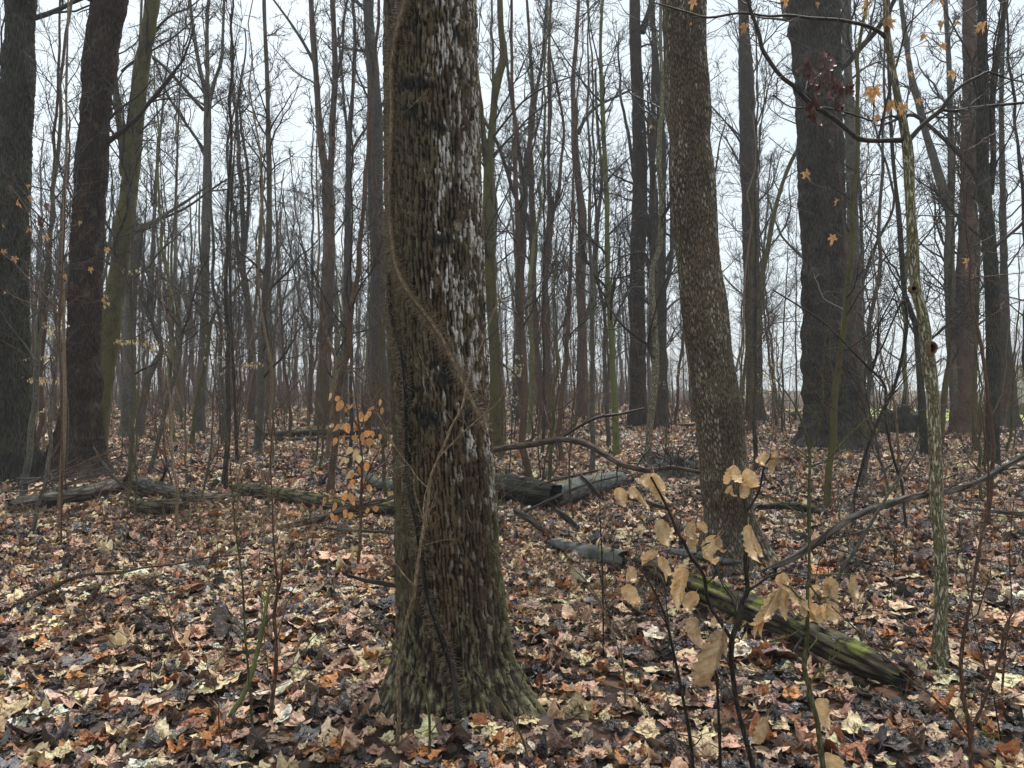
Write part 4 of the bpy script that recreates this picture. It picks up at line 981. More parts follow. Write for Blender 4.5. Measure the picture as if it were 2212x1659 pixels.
# brushwood: each stick is a thing in one group
STICKS = [[(0, 1068, 7), (40, 1052, 6), (90, 1030, 5), (150, 1000, 4), (215, 962, 3)], [(60, 1044, 5), (120, 1024, 4), (180, 1000, 3.5), (240, 976, 2.5), (300, 950, 2)],
          [(80, 1052, 4), (140, 1028, 4), (200, 1004, 3), (270, 984, 2.5), (330, 960, 2)], [(40, 1034, 4), (110, 1032, 4), (180, 1022, 3), (250, 1002, 2)],
          [(200, 966, 5), (222, 1000, 5), (245, 1030, 5), (275, 1058, 5), (306, 1080, 4)], [(20, 1062, 4), (70, 1060, 4), (130, 1052, 3), (180, 1036, 3), (230, 1016, 2)],
          [(100, 1072, 4), (140, 1048, 4), (188, 1030, 3), (246, 1020, 2)], [(70, 1080, 3), (100, 1058, 3), (126, 1020, 3), (160, 960, 2)]]
RANK = ["longest", "second longest", "third longest", "fourth longest", "fifth longest", "sixth longest", "seventh longest", "shortest"]
def rank(lst, i):
    ln = [sum(math.hypot(a[0] - b[0], a[1] - b[1]) for a, b in zip(s_, s_[1:])) for s_ in lst]
    r_ = sorted(range(len(lst)), key=lambda k: -ln[k]).index(i)
    return "shortest" if r_ == len(lst) - 1 else RANK[r_]
for i, st in enumerate(STICKS):
    make_log("fallen_stick", rank(STICKS, i) + " stick in the brushwood tangle by the thick left-hand trunks", [(x, y, w, 9.8 - 0.12 * i) for x, y, w in st], M['branch_grey'] if i % 2 else M['log_grey'], cat="stick", seed=60 + i, twigs=4, S=7, group="brushwood sticks by the left trunks", twig_len=0.5)
EXTRA = [[(1290, 1016, 5), (1240, 1028, 6), (1200, 1036, 6), (1165, 1048, 4)], [(1100, 1150, 8), (1130, 1110, 7), (1170, 1088, 6), (1230, 1060, 6), (1290, 1040, 5), (1340, 1028, 3)],
         [(1300, 1180, 4), (1360, 1150, 4), (1430, 1130, 3), (1500, 1080, 2)], [(1255, 1030, 10), (1270, 1044, 10), (1296, 1072, 9)], [(1330, 1148, 7), (1372, 1156, 8), (1420, 1166, 6)],
         [(1110, 1180, 5), (1150, 1172, 5), (1210, 1176, 4), (1260, 1168, 3)], [(1350, 1075, 9), (1390, 1082, 10), (1450, 1102, 8)]]
for i, st in enumerate(EXTRA):
    make_log("fallen_stick", rank(EXTRA, i) + " dead stick in the broken wood round the hollow log", [(x, y, w, 8.6 - 0.25 * i) for x, y, w in st], M['log_grey'] if i % 2 else M['log_brown'], cat="stick", seed=80 + i, twigs=5, S=8, group="dead sticks round the hollow log", twig_len=0.5)

def mound(name, label, cat, x, y, D, sx, sy, sz, mat, seed, spikes=0):
    c = at(x, y, D)
    n1, n2 = 48, 26
    th = np.linspace(0, 2 * np.pi, n1, endpoint=False); ph = np.linspace(0.02, np.pi * 0.62, n2)
    TH, PH = np.meshgrid(th, ph)
    X, Y, Z = np.sin(PH) * np.cos(TH), np.sin(PH) * np.sin(TH), np.cos(PH)
    k = 1 + 0.45 * fbm(X * 2 + 3, Y * 2, Z * 2, 4, seed) + 0.22 * fbm(X * 8, Y * 8, Z * 3, 3, seed + 1)
    V = np.stack([X * k * sx, Y * k * sy, Z * k * sz], -1).reshape(-1, 3)
    i = np.arange(n1 * n2).reshape(n2, n1)
    Q = np.stack([i[:-1], np.roll(i[:-1], -1, 1), np.roll(i[1:], -1, 1), i[1:]], -1).reshape(-1, 4)
    root = bpy.data.objects.new(name, None); C.objects.link(root); root.location = (c[0], c[1], float(gh(c[0], c[1])) - 0.05)
    tag(root, label, cat)
    obj("stump_wood", np_mesh("stump_wood", V, Q, attrs={"bk": ("FLOAT_VECTOR", V)}, mats=[mat]), root)
    g = np.random.default_rng(seed)
    st = V[g.integers(0, len(V), spikes or 30)]
    P3, R3 = grow(st, unit(st + np.array([0, 0, 0.2])), g.uniform(0.2, 0.7, len(st)) * sx * 1.4, np.full(len(st), 0.018), 7, 0.3, -0.05, 0.3, g)
    P4, R4 = spawn(P3, R3, 3, 0.2, 0.95, 0.4, 1.1, 0.6, 0.6, 5, 0.25, 0, 0.4, g, 0.004, 0.5)
    obj("roots", tube_mesh("roots", [tubes(P3, R3, 5), tubes(P4, R4, 3)], mat), root)
mound("rotten_stump", "grey rotting stump and root tangle behind the sprawling bare limb, left of the speckled tree", "stump", 1455, 1000, 12.5, 0.55, 0.45, 0.42, M['log_grey'], 4, 50)
mound("root_plate", "dark upturned root plate of a fallen tree far behind the slim lichen-covered tree", "stump", 1945, 905, 24, 0.9, 0.5, 0.85, M['log_wet'], 9, 60)

# ------------------------------------------------------------------ leaf shapes
def leaf_blade(L_, W_, ny, nx, curl, pleat, fold, seed, twist=0.0, tip=1.6):
    """A long leaf: base at the origin, along +Y, unit length, with side-vein pleats and curl."""
    g = np.random.default_rng(seed)
    V, Q = [], []
    for j in range(ny + 1):
        t = j / ny
        w = W_ * 0.5 * ((t ** 0.55 * (1 - t) ** 0.85) / 0.475 if 0 < t < 1 else 0.004)
        for i in range(-nx, nx + 1):
            s = i / nx
            x = s * w
            x *= 1 - 0.25 * fold
            edge = 0.02 * math.sin(t * 40) * abs(s) if abs(s) == 1 else 0
            z = fold * abs(s) * w * 1.1 + pleat * math.sin((t - abs(s) * 0.28) * 2 * math.pi * 8) * (0.3 + 0.7 * abs(s)) * w
            a = curl * t * t * 2.0 + 0.15 * math.sin(t * 5 + seed)
            tw = twist * t
            xx = x * math.cos(tw) - z * math.sin(tw); zz = x * math.sin(tw) + z * math.cos(tw)
            yy = math.sin(a) / a * t if abs(a) > 1e-3 else t
            zc = (1 - math.cos(a)) / a * t if abs(a) > 1e-3 else 0
            wav = 0.05 * math.sin(t * 9 + 2 * s + seed) * s * s + 0.03 * math.sin(t * 21 + 3 * s + seed * 2) * abs(s) if ny > 8 else 0
            V.append([xx + edge * 0.3, yy, zz - zc + wav + 0.010 * g.standard_normal() * (abs(s) ** 2)])
    n = 2 * nx + 1
    for j in range(ny):
        for i in range(2 * nx):
            a = j * n + i
            Q.append([a, a + 1, a + n + 1, a + n])
    # petiole
    V0 = len(V)
    for (y, r) in ((-0.16, 0.006), (0.02, 0.008)):
        for k in range(3):
            a = k * 2.094
            V.append([r * math.cos(a), y, r * math.sin(a) - (0.02 if y < 0 else 0)])
    for k in range(3):
        Q.append([V0 + k, V0 + (k + 1) % 3, V0 + 3 + (k + 1) % 3, V0 + 3 + k])
    return np.array(V), np.array(Q)

def lobed_leaf(outline, curl, seed, rings=3):
    """A lobed leaf from a polar outline round the blade's centre; unit size."""
    g = np.random.default_rng(seed)
    o = np.array(outline, float); n = len(o)
    V, Q = [], []
    ph1, ph2 = g.uniform(0, 6.28, 2)
    def zc(x, y):
        r2 = x * x + y * y
        return curl * (1.1 * r2 * (0.6 + 0.9 * math.sin(math.atan2(y, x) * 2 + ph1)) + 0.10 * math.sin(6 * x + ph2) + 0.12 * math.sin(7 * y + ph1))
    for k in range(1, rings + 1):
        f = k / rings
        for p in o:
            x, y = p * f
            crease = 0.045 * math.cos(math.atan2(y, x) * 10) * f + 0.03 * math.sin(9 * x + ph2) * math.sin(8 * y + ph1)
            V.append([x * (1 - 0.15 * curl * f), y * (1 - 0.2 * curl * f * f), zc(x, y) + crease + 0.03 * g.standard_normal() * f])
    c = len(V); V.append([0, 0, 0.0])
    T = []
    for k in range(rings - 1):
        for i in range(n):
            a, b = k * n + i, k * n + (i + 1) % n
            Q.append([a, b, b + n, a + n])
    for i in range(n):
        Q.append([c, i, (i + 1) % n, (i + 1) % n])
    return np.array(V), Q

def maple_outline(sharp=False):
    pts = []
    lob = [(-90, 0.16), (-60, 0.40), (-38, 0.52), (-28, 0.42), (-14, 0.47), (5, 0.45), (14, 0.60), (22, 0.54), (30, 0.58), (40, 0.43), (52, 0.46), (66, 0.50), (76, 0.64), (82, 0.60), (90, 0.72)]
    if sharp:
        lob = [(-90, 0.12), (-60, 0.34), (-40, 0.54), (-30, 0.34), (-14, 0.40), (4, 0.38), (14, 0.70), (20, 0.52), (28, 0.68), (42, 0.30), (54, 0.36), (66, 0.44), (76, 0.76), (82, 0.58), (90, 0.92)]
    for a, r in lob: pts.append((a, r))
    for a, r in lob[::-1][1:-1]: pts.append((180 - a, r))
    return [(r * math.cos(math.radians(a)), r * math.sin(math.radians(a))) for a, r in pts]
def oak_outline():
    L_ = [(0.0, -0.55), (0.10, -0.45), (0.08, -0.32), (0.24, -0.30), (0.26, -0.18), (0.11, -0.12), (0.13, -0.02), (0.33, 0.02), (0.36, 0.14), (0.16, 0.20), (0.15, 0.30), (0.27, 0.38), (0.24, 0.50), (0.10, 0.52), (0.0, 0.66)]
    return L_ + [(-x, y) for x, y in L_[::-1][1:-1]]
def oval_outline(w=0.28):
    return [(w * math.sin(a), -0.55 * math.cos(a) + 0.03 * math.sin(a * 6)) for a in np.linspace(0, 2 * math.pi, 17)[:-1]]

def poly_mesh(name, V, Q, mat):
    me = bpy.data.meshes.new(name)
    me.from_pydata([tuple(v) for v in V], [], [tuple(dict.fromkeys(int(i) for i in q)) for q in Q])
    me.polygons.foreach_set("use_smooth", [True] * len(me.polygons))
    me.materials.append(mat); me.update()
    return me

# ------------------------------------------------------------------ scatter by geometry nodes
def scatter(name, pts, rot, scl, idx, variants, attrs=None):
    coll = bpy.data.collections.new(name + "_shapes")
    for k, me in enumerate(variants):
        o = bpy.data.objects.new("%s_shape_%02d" % (name, k), me); coll.objects.link(o)
    me = bpy.data.meshes.new(name); me.vertices.add(len(pts))
    me.vertices.foreach_set("co", np.ascontiguousarray(pts, dtype=np.float32).ravel())
    def A(n, t, arr, key):
        a = me.attributes.new(n, t, 'POINT'); a.data.foreach_set(key, np.ascontiguousarray(arr).ravel())
    A("rot", 'FLOAT_VECTOR', rot.astype(np.float32), "vector")
    A("scl", 'FLOAT_VECTOR', scl.astype(np.float32), "vector")
    A("idx", 'INT', idx.astype(np.int32), "value")
    for n, (t, arr) in (attrs or {}).items():
        A(n, t, arr.astype(np.float32), "color" if t == 'FLOAT_COLOR' else "value")
    o = bpy.data.objects.new(name, me); C.objects.link(o)
    ng = bpy.data.node_groups.new(name, 'GeometryNodeTree')
    ng.interface.new_socket(name="Geometry", in_out='INPUT', socket_type='NodeSocketGeometry')
    ng.interface.new_socket(name="Geometry", in_out='OUTPUT', socket_type='NodeSocketGeometry')
    nd, ln = ng.nodes, ng.links
    gi, go = nd.new("NodeGroupInput"), nd.new("NodeGroupOutput")
    mp = nd.new("GeometryNodeMeshToPoints")
    ip = nd.new("GeometryNodeInstanceOnPoints")
    ci = nd.new("GeometryNodeCollectionInfo"); ci.inputs["Collection"].default_value = coll
    ci.inputs["Separate Children"].default_value = True; ci.inputs["Reset Children"].default_value = True
    def NA(n, t):
        x = nd.new("GeometryNodeInputNamedAttribute"); x.data_type = t; x.inputs["Name"].default_value = n; return x
    r_, s_, i_ = NA("rot", 'FLOAT_VECTOR'), NA("scl", 'FLOAT_VECTOR'), NA("idx", 'INT')
    er = nd.new("FunctionNodeEulerToRotation")
    ln.new(gi.outputs[0], mp.inputs["Mesh"]); ln.new(mp.outputs[0], ip.inputs["Points"])
    ln.new(ci.outputs[0], ip.inputs["Instance"]); ip.inputs["Pick Instance"].default_value = True
    ln.new(i_.outputs["Attribute"], ip.inputs["Instance Index"])
    ln.new(r_.outputs["Attribute"], er.inputs[0]); ln.new(er.outputs[0], ip.inputs["Rotation"])
    ln.new(s_.outputs["Attribute"], ip.inputs["Scale"])
    ln.new(ip.outputs[0], go.inputs[0])
    md = o.modifiers.new("scatter", 'NODES'); md.node_group = ng
    return o

# ------------------------------------------------------------------ leaf litter
def litter_variants():
    out = []
    for k in range(4):
        V, Q = lobed_leaf(maple_outline(False), (0.12, 0.25, 0.4, 0.7)[k], 20 + k); out.append(poly_mesh("maple_litter_leaf", V, Q, M['litter']))
    for k in range(2):
        V, Q = lobed_leaf(oak_outline(), (0.3, 0.8)[k], 30 + k); out.append(poly_mesh("oak_litter_leaf", V, Q, M['litter']))
    for k in range(2):
        V, Q = lobed_leaf(oval_outline(0.27 + 0.06 * k), (0.4, 1.1)[k], 40 + k); out.append(poly_mesh("oval_litter_leaf", V, Q, M['litter']))
    return out

PAL = np.array([[0.66, 0.47, 0.28], [0.60, 0.41, 0.27], [0.68, 0.48, 0.28], [0.50, 0.29, 0.20], [0.40, 0.16, 0.05], [0.26, 0.10, 0.04],
                [0.24, 0.15, 0.11], [0.12, 0.075, 0.058], [0.060, 0.044, 0.040], [0.055, 0.052, 0.056], [0.035, 0.030, 0.030], [0.15, 0.135, 0.13], [0.74, 0.60, 0.46]])
PW = np.array([0.10, 0.11, 0.06, 0.11, 0.06, 0.06, 0.11, 0.11, 0.09, 0.07, 0.05, 0.05, 0.03]); PW /= PW.sum()
PWET = np.array([0.1, 0.1, 0.1, 0.2, 0.3, 0.4, 0.4, 0.6, 0.8, 1.0, 0.8, 1.0, 0.1])

def make_litter():
    g = np.random.default_rng(7)
    P, S_, TL = [], [], []
    for (d0, d1, dens, sc, tl) in [(1.2, 9.5, 360, 0.060, 0.17), (9.5, 20, 170, 0.074, 0.22), (20, 34, 70, 0.105, 0.28), (34, 62, 18, 0.17, 0.4)]:
        hw = 0.70 * d1 * 1.12 + 1.0
        n = int(dens * 2 * hw * (d1 - d0))
        x = g.uniform(-hw, hw, n); y = g.uniform(d0, d1, n)
        k = np.abs(x) < 0.70 * y * 1.12 + 1.0
        x, y = x[k], y[k]
        k = ~((x > LAWN[0]) & (y > LAWN[1]) )
        k &= np.hypot(x - CP[0, 0], y - CP[0, 1]) > 0.30
        if d0 < 15:
            for lg in LOGS:
                for q in lg[::3]:
                    k &= (x - q[0]) ** 2 + (y - q[1]) ** 2 > (0.75 * q[2]) ** 2
        x, y = x[k], y[k]
        P.append(np.stack([x, y, gh(x, y)], -1)); S_.append(sc * g.lognormal(0, 0.36, len(x))); TL.append(np.full(len(x), tl))
    for lg in LOGS:
        q = lg[g.random(len(lg)) < 0.22]
        q = q[q[:, 1] < 12]
        a = g.uniform(-0.8, 0.8, len(q))
        P.append(np.stack([q[:, 0] + g.normal(0, 0.01, len(q)), q[:, 1] + np.sin(a) * q[:, 2], q[:, 3] + np.cos(a) * q[:, 2] - 0.01], -1)); S_.append(np.full(len(q), 0.05)); TL.append(np.full(len(q), 0.3))
    P = np.vstack(P); S = np.concatenate(S_); tl = np.concatenate(TL)
    n = len(P)
    layer = g.uniform(0, 1, n) ** 1.5
    P[:, 2] += 0.004 + layer * 0.035 + S * 0.10
    tilt = tl * (0.35 + 0.9 * layer)
    rot = np.stack([g.normal(0, 1, n) * tilt, g.normal(0, 1, n) * tilt, g.uniform(0, 6.283, n)], -1)
    up = g.random(n) < 0.018
    rot[up, 0] = g.uniform(1.0, 1.6, up.sum())
    idx = g.choice(8, n, p=[0.16, 0.17, 0.15, 0.10, 0.09, 0.09, 0.13, 0.11])
    # the palette drifts over the ground: some patches paler, some darker and wetter
    drift = fbm(P[:, 0] / 1.4, P[:, 1] / 1.4, P[:, 2] * 0, 3, 15)
    u = g.random(n) + 0.30 * drift; u = np.argsort(np.argsort(u)) / n * 0.9999
    order = np.argsort(PAL.sum(1))
    cw = np.cumsum(PW[order])
    ci = order[np.minimum(np.searchsorted(cw, u), len(order) - 1)]
    col = PAL[ci] * g.uniform(0.75, 1.2, (n, 1)) * g.uniform(0.94, 1.06, (n, 3))
    cola = np.ones((n, 4)); cola[:, :3] = np.clip(col * 1.3, 0.01, 0.82)
    wet = PWET[ci] * g.uniform(0.7, 1.0, n)
    scl = np.stack([S * g.uniform(0.8, 1.15, n), S * g.uniform(0.85, 1.2, n), S * g.uniform(0.7, 1.3, n)], -1)
    scl *= 1.25
    o = scatter("leaf_litter", P, rot, scl, idx, litter_variants(), {"lcol": ('FLOAT_COLOR', cola), "wet": ('FLOAT', wet)})
    tag(o, "thick litter of wet brown, tan and grey fallen leaves covering the ground", kind="stuff")
make_litter()

# fine twigs lying in the litter
def make_twig_litter():
    g = np.random.default_rng(17)
    parts = []
    for (d0, d1, n, ln, r) in [(2.2, 8, 1100, 0.35, 0.0018), (8, 18, 800, 0.7, 0.004), (18, 40, 350, 1.2, 0.008)]:
        y = np.sqrt(g.uniform(d0 ** 2, d1 ** 2, n)); x = g.uniform(-0.78, 0.78, n) * y
        k = np.hypot(x - CP[0, 0], y - CP[0, 1]) > 0.42
        x, y = x[k], y[k]; n = len(x)
        a = g.uniform(0, 6.28, n)
        st = np.stack([x, y, gh(x, y) + g.uniform(0.02, 0.07, n)], -1)
        d = np.stack([np.cos(a), np.sin(a), g.normal(0.02, 0.12, n)], -1)
        P, R = grow(st, d, g.uniform(0.3, 1.4, n) * ln, r * g.uniform(0.6, 1.8, n), 6, 0.16, 0.0, 0.5, g)
        parts.append(tubes(P, R, 4))
    o = obj("twig_litter", tube_mesh("twig_litter", parts, M['twig_brown']))
    tag(o, "thin broken twigs scattered over the leaves", kind="stuff")
make_twig_litter()

# dry wisps and grass round the logs, a few green sprigs
def wisps(name, label, spots, n, h, r, mat, seed, spread=0.25):
    g = np.random.default_rng(seed)
    st = []
    for (x, y) in spots:
        d = depth_of(y); c = at(x, y, d)
        q = np.column_stack([c[0] + g.normal(0, spread, n), c[1] + g.normal(0, spread, n), np.zeros(n)])
        q[:, 2] = gh(q[:, 0], q[:, 1]); st.append(q)
    st = np.vstack(st)
    d = g.standard_normal((len(st), 3)) * 0.5 + np.array([0, 0, 1.0])
    P, R = grow(st, d, h * g.uniform(0.4, 1.3, len(st)), np.full(len(st), r), 6, 0.25, -0.12, 0.3, g)
    tag(obj(name, tube_mesh(name, [tubes(P, R, 3)], mat)), label, kind="stuff")
wisps("dry_wisps", "dry brown grass wisps beside the fallen logs", [(400, 1120), (440, 1135), (500, 1150), (540, 1140), (600, 1150), (640, 1160), (680, 1150), (1120, 1240), (1300, 1120), (1500, 1120), (1230, 990), (470, 1110), (350, 1110), (70, 1130), (20, 1140), (740, 1170), (1200, 1260), (1350, 1300), (1280, 1340), (1130, 1290)],
      70, 0.32, 0.0018, plain('dry_grass', (0.32, 0.20, 0.10), 0.8), 3)
wisps("green_sprigs", "small green grass sprigs among the leaves", [(1200, 1380), (1250, 1400), (1365, 1475), (2090, 1590), (2110, 1600), (320, 985)], 16, 0.10, 0.0022, plain('green_sprig', (0.12, 0.20, 0.05), 0.7), 4, 0.07)

def dry_stems():
    g = np.random.default_rng(19); n = 900
    y = np.sqrt(g.uniform(3.0 ** 2, 9.5 ** 2, n)); x = g.uniform(-0.72, 0.72, n) * y
    k = (g.random(n) < 0.35 + 0.65 * smooth(-0.1, 0.25, fbm(x / 1.2, y / 1.2, x * 0, 2, 91) + 0.15 * (x > 0.3))) & (np.hypot(x - CP[0, 0], y - CP[0, 1]) > 0.5)
    x, y = x[k], y[k]; n = len(x)
    st = np.stack([x, y, gh(x, y)], -1)
    a = g.uniform(0, 6.28, n)
    d = np.stack([np.cos(a) * 0.7, np.sin(a) * 0.7, np.full(n, 1.0)], -1)
    P, R = grow(st, d, g.uniform(0.15, 0.75, n), g.uniform(0.0009, 0.0018, n), 9, 0.14, -0.16, 0.5, g)
    h_ = n // 2
    for m_, sl in ((M['twig_tan'], slice(0, h_)), (M['twig_brown'], slice(h_, n))):
        tag(obj("dry_stems", tube_mesh("dry_stems", [tubes(P[sl], R[sl], 4)], m_)), "thin arching dry stems standing in the leaf litter", kind="stuff")
dry_stems()

# ------------------------------------------------------------------ hanging leaves
BLADES = {}
def blade(kind, k):
    key = (kind, k)
    if key not in BLADES:
        if kind in ('leaf_tan', 'leaf_bronze', 'leaf_red'):
            V, Q = leaf_blade(1, 0.60, 26, 5, (0.5, 0.9, 1.2, -0.6, 1.0, 0.3)[k], 0.26, (0.30, 0.6, 0.1, 0.8, 0.4, 1.0)[k], 60 + k, (0.7, -0.9, 1.3, 0.5, -1.2, 0.2)[k])
        elif kind in ('leaf_orange', 'leaf_cream', 'leaf_white'):
            V, Q = leaf_blade(1, 0.62, 8, 3, (0.2, 0.5, -0.3, 0.7, 0.3, 0.1)[k], 0.12, (0.3, 0.9, 0.2, 1.1, 0.4, 0.8)[k], 70 + k, (0.4, -0.4, 0.7, 0.2, -0.8, 0.1)[k])
        else:
            V, Q = lobed_leaf(maple_outline(True), (0.35, 0.6, 0.9, 1.2, 0.5, 0.8)[k], 80 + k)
            V = V + np.array([0, 0.3, 0])
            V = V * 0.95
        BLADES[key] = poly_mesh("leaf", V, Q, M[kind])
    return BLADES[key]

def hang_leaf(root, kind, base, tip, width, g, k=None, turn=None):
    """A leaf from base to tip (world points) of the given width."""
    org = np.array(root.location)
    base, tip = np.array(base), np.array(tip)
    v = tip - base; L_ = np.linalg.norm(v); v = v / L_
    side = np.cross(v, np.array([0, 1.0, 0])) if turn is None else turn
    side = side + g.normal(0, 0.25, 3); side = side - v * side.dot(v); side /= np.linalg.norm(side)
    nz_ = np.cross(side, v)
    me = blade(kind, int(g.integers(0, 6)) if k is None else k)
    o = obj("leaf", me, root)
    ws = width / (0.60 if kind in ('leaf_tan', 'leaf_bronze', 'leaf_red') else 0.62 if kind in ('leaf_orange', 'leaf_cream', 'leaf_white') else 1.15)
    m = Matrix(((side[0] * ws, v[0] * L_, nz_[0] * L_ * 0.8, base[0] - org[0]), (side[1] * ws, v[1] * L_, nz_[1] * L_ * 0.8, base[1] - org[1]), (side[2] * ws, v[2] * L_, nz_[2] * L_ * 0.8, base[2] - org[2]), (0, 0, 0, 1)))
    o.matrix_local = m
    return o

def stem_plant(name, label, stems, mat, cat="sapling", twigs=(8, 4), seed=0, twig_len=0.5, group=None, rmin=0.0009, up=0.05, S=9, bury=True):
    """stems: lists of (x, y, width, D). The first runs to the ground."""
    g = np.random.default_rng(500 + seed)
    all_ = []
    for st in stems:
        rows = []
        for (x, y, w, D) in st:
            q = at(x, y, D); rows.append([*q, w * D / F / 2])
        rr = resample(np.array(rows), 0.03)
        all_.append((rr[:, :3], np.maximum(rr[:, 3], rmin)))
    P0 = all_[0][0][0]
    root = bpy.data.objects.new(name, None); C.objects.link(root)
    root.location = (float(P0[0]), float(P0[1]), float(gh(P0[0], P0[1])))
    org = np.array(root.location)
    tag(root, label, cat, group)
    for i, (P, R) in enumerate(all_):
        if i == 0 and bury:
            f = P[0].copy(); f[2] = org[2] - 0.05
            P = np.vstack([f, P]) if P[0, 2] > f[2] else P
            R = np.concatenate([[R[0]], R]) if len(P) > len(R) else R
        kn = 1 + 0.12 * g.standard_normal(len(R)) * (g.random(len(R)) < 0.2)
        parts = [tubes(P - org, R * kn, S)]
        if twigs[0]:
            P3, R3 = spawn((P - org)[None], R[None], twigs[0], 0.15, 0.99, 0.5, 1.2, 0.3, 0.5, 7, 0.16, up, 0.4, g, rmin, twig_len)
            P4, R4 = spawn(P3, R3, twigs[1], 0.2, 0.98, 0.5, 1.1, 0.55, 0.75, 5, 0.2, up, 0.5, g, rmin * 0.8, twig_len * 0.45)
            parts += [tubes(P3, R3, 5), tubes(P4, R4, 4)]
        obj("stem", tube_mesh("stem", parts, mat), root)
    return root

g0 = np.random.default_rng(77)
# tan sapling that stands up against the centre trunk
stem_plant("tan_sapling", "light tan sapling rising in front of the centre trunk and forking to the upper right",
    [[(855, 1628, 9, 3.03), (862, 1560, 9, 3.03), (860, 1480, 8, 3.02), (862, 1420, 8, 3.0), (872, 1370, 8, 3.0), (884, 1320, 8, 3.0), (894, 1290, 8, 3.0), (898, 1250, 7, 3.0), (905, 1200, 7, 3.0), (915, 1140, 7, 3.0), (925, 1085, 7, 3.0), (928, 1040, 6, 3.0), (942, 1000, 6, 3.0), (960, 960, 5.5, 3.0), (976, 920, 5.5, 3.0), (998, 880, 5, 3.0), (1008, 830, 4.5, 3.0), (1022, 790, 4, 3.0), (1042, 740, 3.5, 3.0), (1060, 690, 3, 3.0), (1080, 640, 2.5, 3.0), (1096, 600, 2, 3.0)],
     [(950, 985, 4.5, 3.0), (975, 960, 4, 3.0), (1005, 930, 4, 3.0), (1040, 900, 3.5, 3.0), (1075, 870, 3, 3.0), (1100, 830, 2.5, 3.0), (1130, 795, 2, 3.0)],
     [(917, 1130, 3, 3.0), (895, 1060, 3, 2.98), (893, 1020, 2.5, 2.96), (870, 990, 2.5, 2.95), (845, 950, 2.5, 2.94), (815, 890, 2, 2.92), (780, 830, 2, 2.9), (745, 800, 1.5, 2.9)]],
    M['twig_tan'], twigs=(7, 3), seed=1, twig_len=0.35)
stem_plant("green_stem_sapling", "greenish bare sapling leaning left across the root flare of the centre trunk",
    [[(928, 1648, 6, 2.96), (928, 1560, 6, 2.95), (922, 1500, 6, 2.94), (905, 1470, 5, 2.93), (880, 1430, 5, 2.92), (850, 1390, 4.5, 2.9), (815, 1356, 4, 2.9), (780, 1335, 3, 2.9), (735, 1310, 2, 2.9)]], M['twig_green'], twigs=(8, 3), seed=2, twig_len=0.3)
stem_plant("green_stem_sapling", "thin greenish sapling on the right-hand roots of the centre trunk",
    [[(1150, 1680, 5, 2.86), (1130, 1600, 5, 2.86), (1110, 1560, 4.5, 2.86), (1090, 1530, 4, 2.88), (1060, 1490, 3, 2.9), (1020, 1440, 2, 2.92)], [(1118, 1575, 3.5, 2.86), (1122, 1500, 3, 2.86), (1134, 1440, 2.5, 2.86), (1140, 1380, 2, 2.86)]], M['twig_green'], twigs=(7, 3), seed=3, twig_len=0.3)
stem_plant("green_stem_sapling", "slender green-brown whip standing in the leaves at lower left",
    [[(546, 1606, 6, 3.12), (541, 1500, 5.5, 3.12), (530, 1380, 5, 3.12), (524, 1260, 4.5, 3.12), (512, 1170, 4, 3.12), (504, 1100, 3.5, 3.12), (498, 1010, 2.5, 3.12), (490, 920, 2, 3.12)]], M['twig_green'], twigs=(8, 3), seed=4, twig_len=0.4)
stem_plant("mossy_sapling", "short mossy slanting sapling stem beside the green-brown whip at lower left",
    [[(490, 1566, 13, 3.25), (505, 1535, 12, 3.25), (524, 1505, 11, 3.25), (545, 1450, 11, 3.25), (560, 1390, 10, 3.25), (570, 1340, 9, 3.25), (577, 1300, 7, 3.25), (582, 1270, 4, 3.25)]], M['green'], twigs=(3, 2), seed=5, twig_len=0.3)
stem_plant("brown_sapling", "thin bare sapling with a zigzag stem left of the centre trunk",
    [[(580, 1572, 9, 3.28), (587, 1520, 9, 3.28), (595, 1450, 8, 3.28), (596, 1380, 8, 3.28), (592, 1330, 8, 3.28), (600, 1270, 6, 3.28), (594, 1210, 5, 3.28), (590, 1150, 4, 3.28), (588, 1080, 3.5, 3.28), (584, 990, 3, 3.28), (590, 900, 2, 3.28)], [(596, 1290, 5, 3.28), (608, 1250, 4.5, 3.28), (611, 1210, 3, 3.28)]], M['twig_brown'], twigs=(9, 4), seed=6, twig_len=0.45)
stem_plant("brown_sapling", "pale tan whip leaning left in the leaves right of the centre trunk",
    [[(1352, 1545, 5.5, 3.38), (1349, 1470, 5, 3.38), (1345, 1430, 5, 3.38), (1330, 1385, 4, 3.38), (1312, 1340, 4, 3.38), (1290, 1290, 3.5, 3.38), (1262, 1250, 3, 3.38), (1221, 1215, 2.5, 3.38), (1180, 1190, 2, 3.38)]], M['twig_tan'], twigs=(8, 3), seed=7, twig_len=0.4)
stem_plant("brown_sapling", "dark straight whip standing between the centre trunk and the tan-leaved sapling",
    [[(1304, 1426, 4.5, 4.08), (1303, 1340, 4, 4.08), (1302, 1270, 3.5, 4.08), (1300, 1190, 3, 4.08), (1296, 1100, 2, 4.08), (1300, 1020, 1.5, 4.08)]], M['twig_dark'], twigs=(8, 4), seed=8, twig_len=0.4)
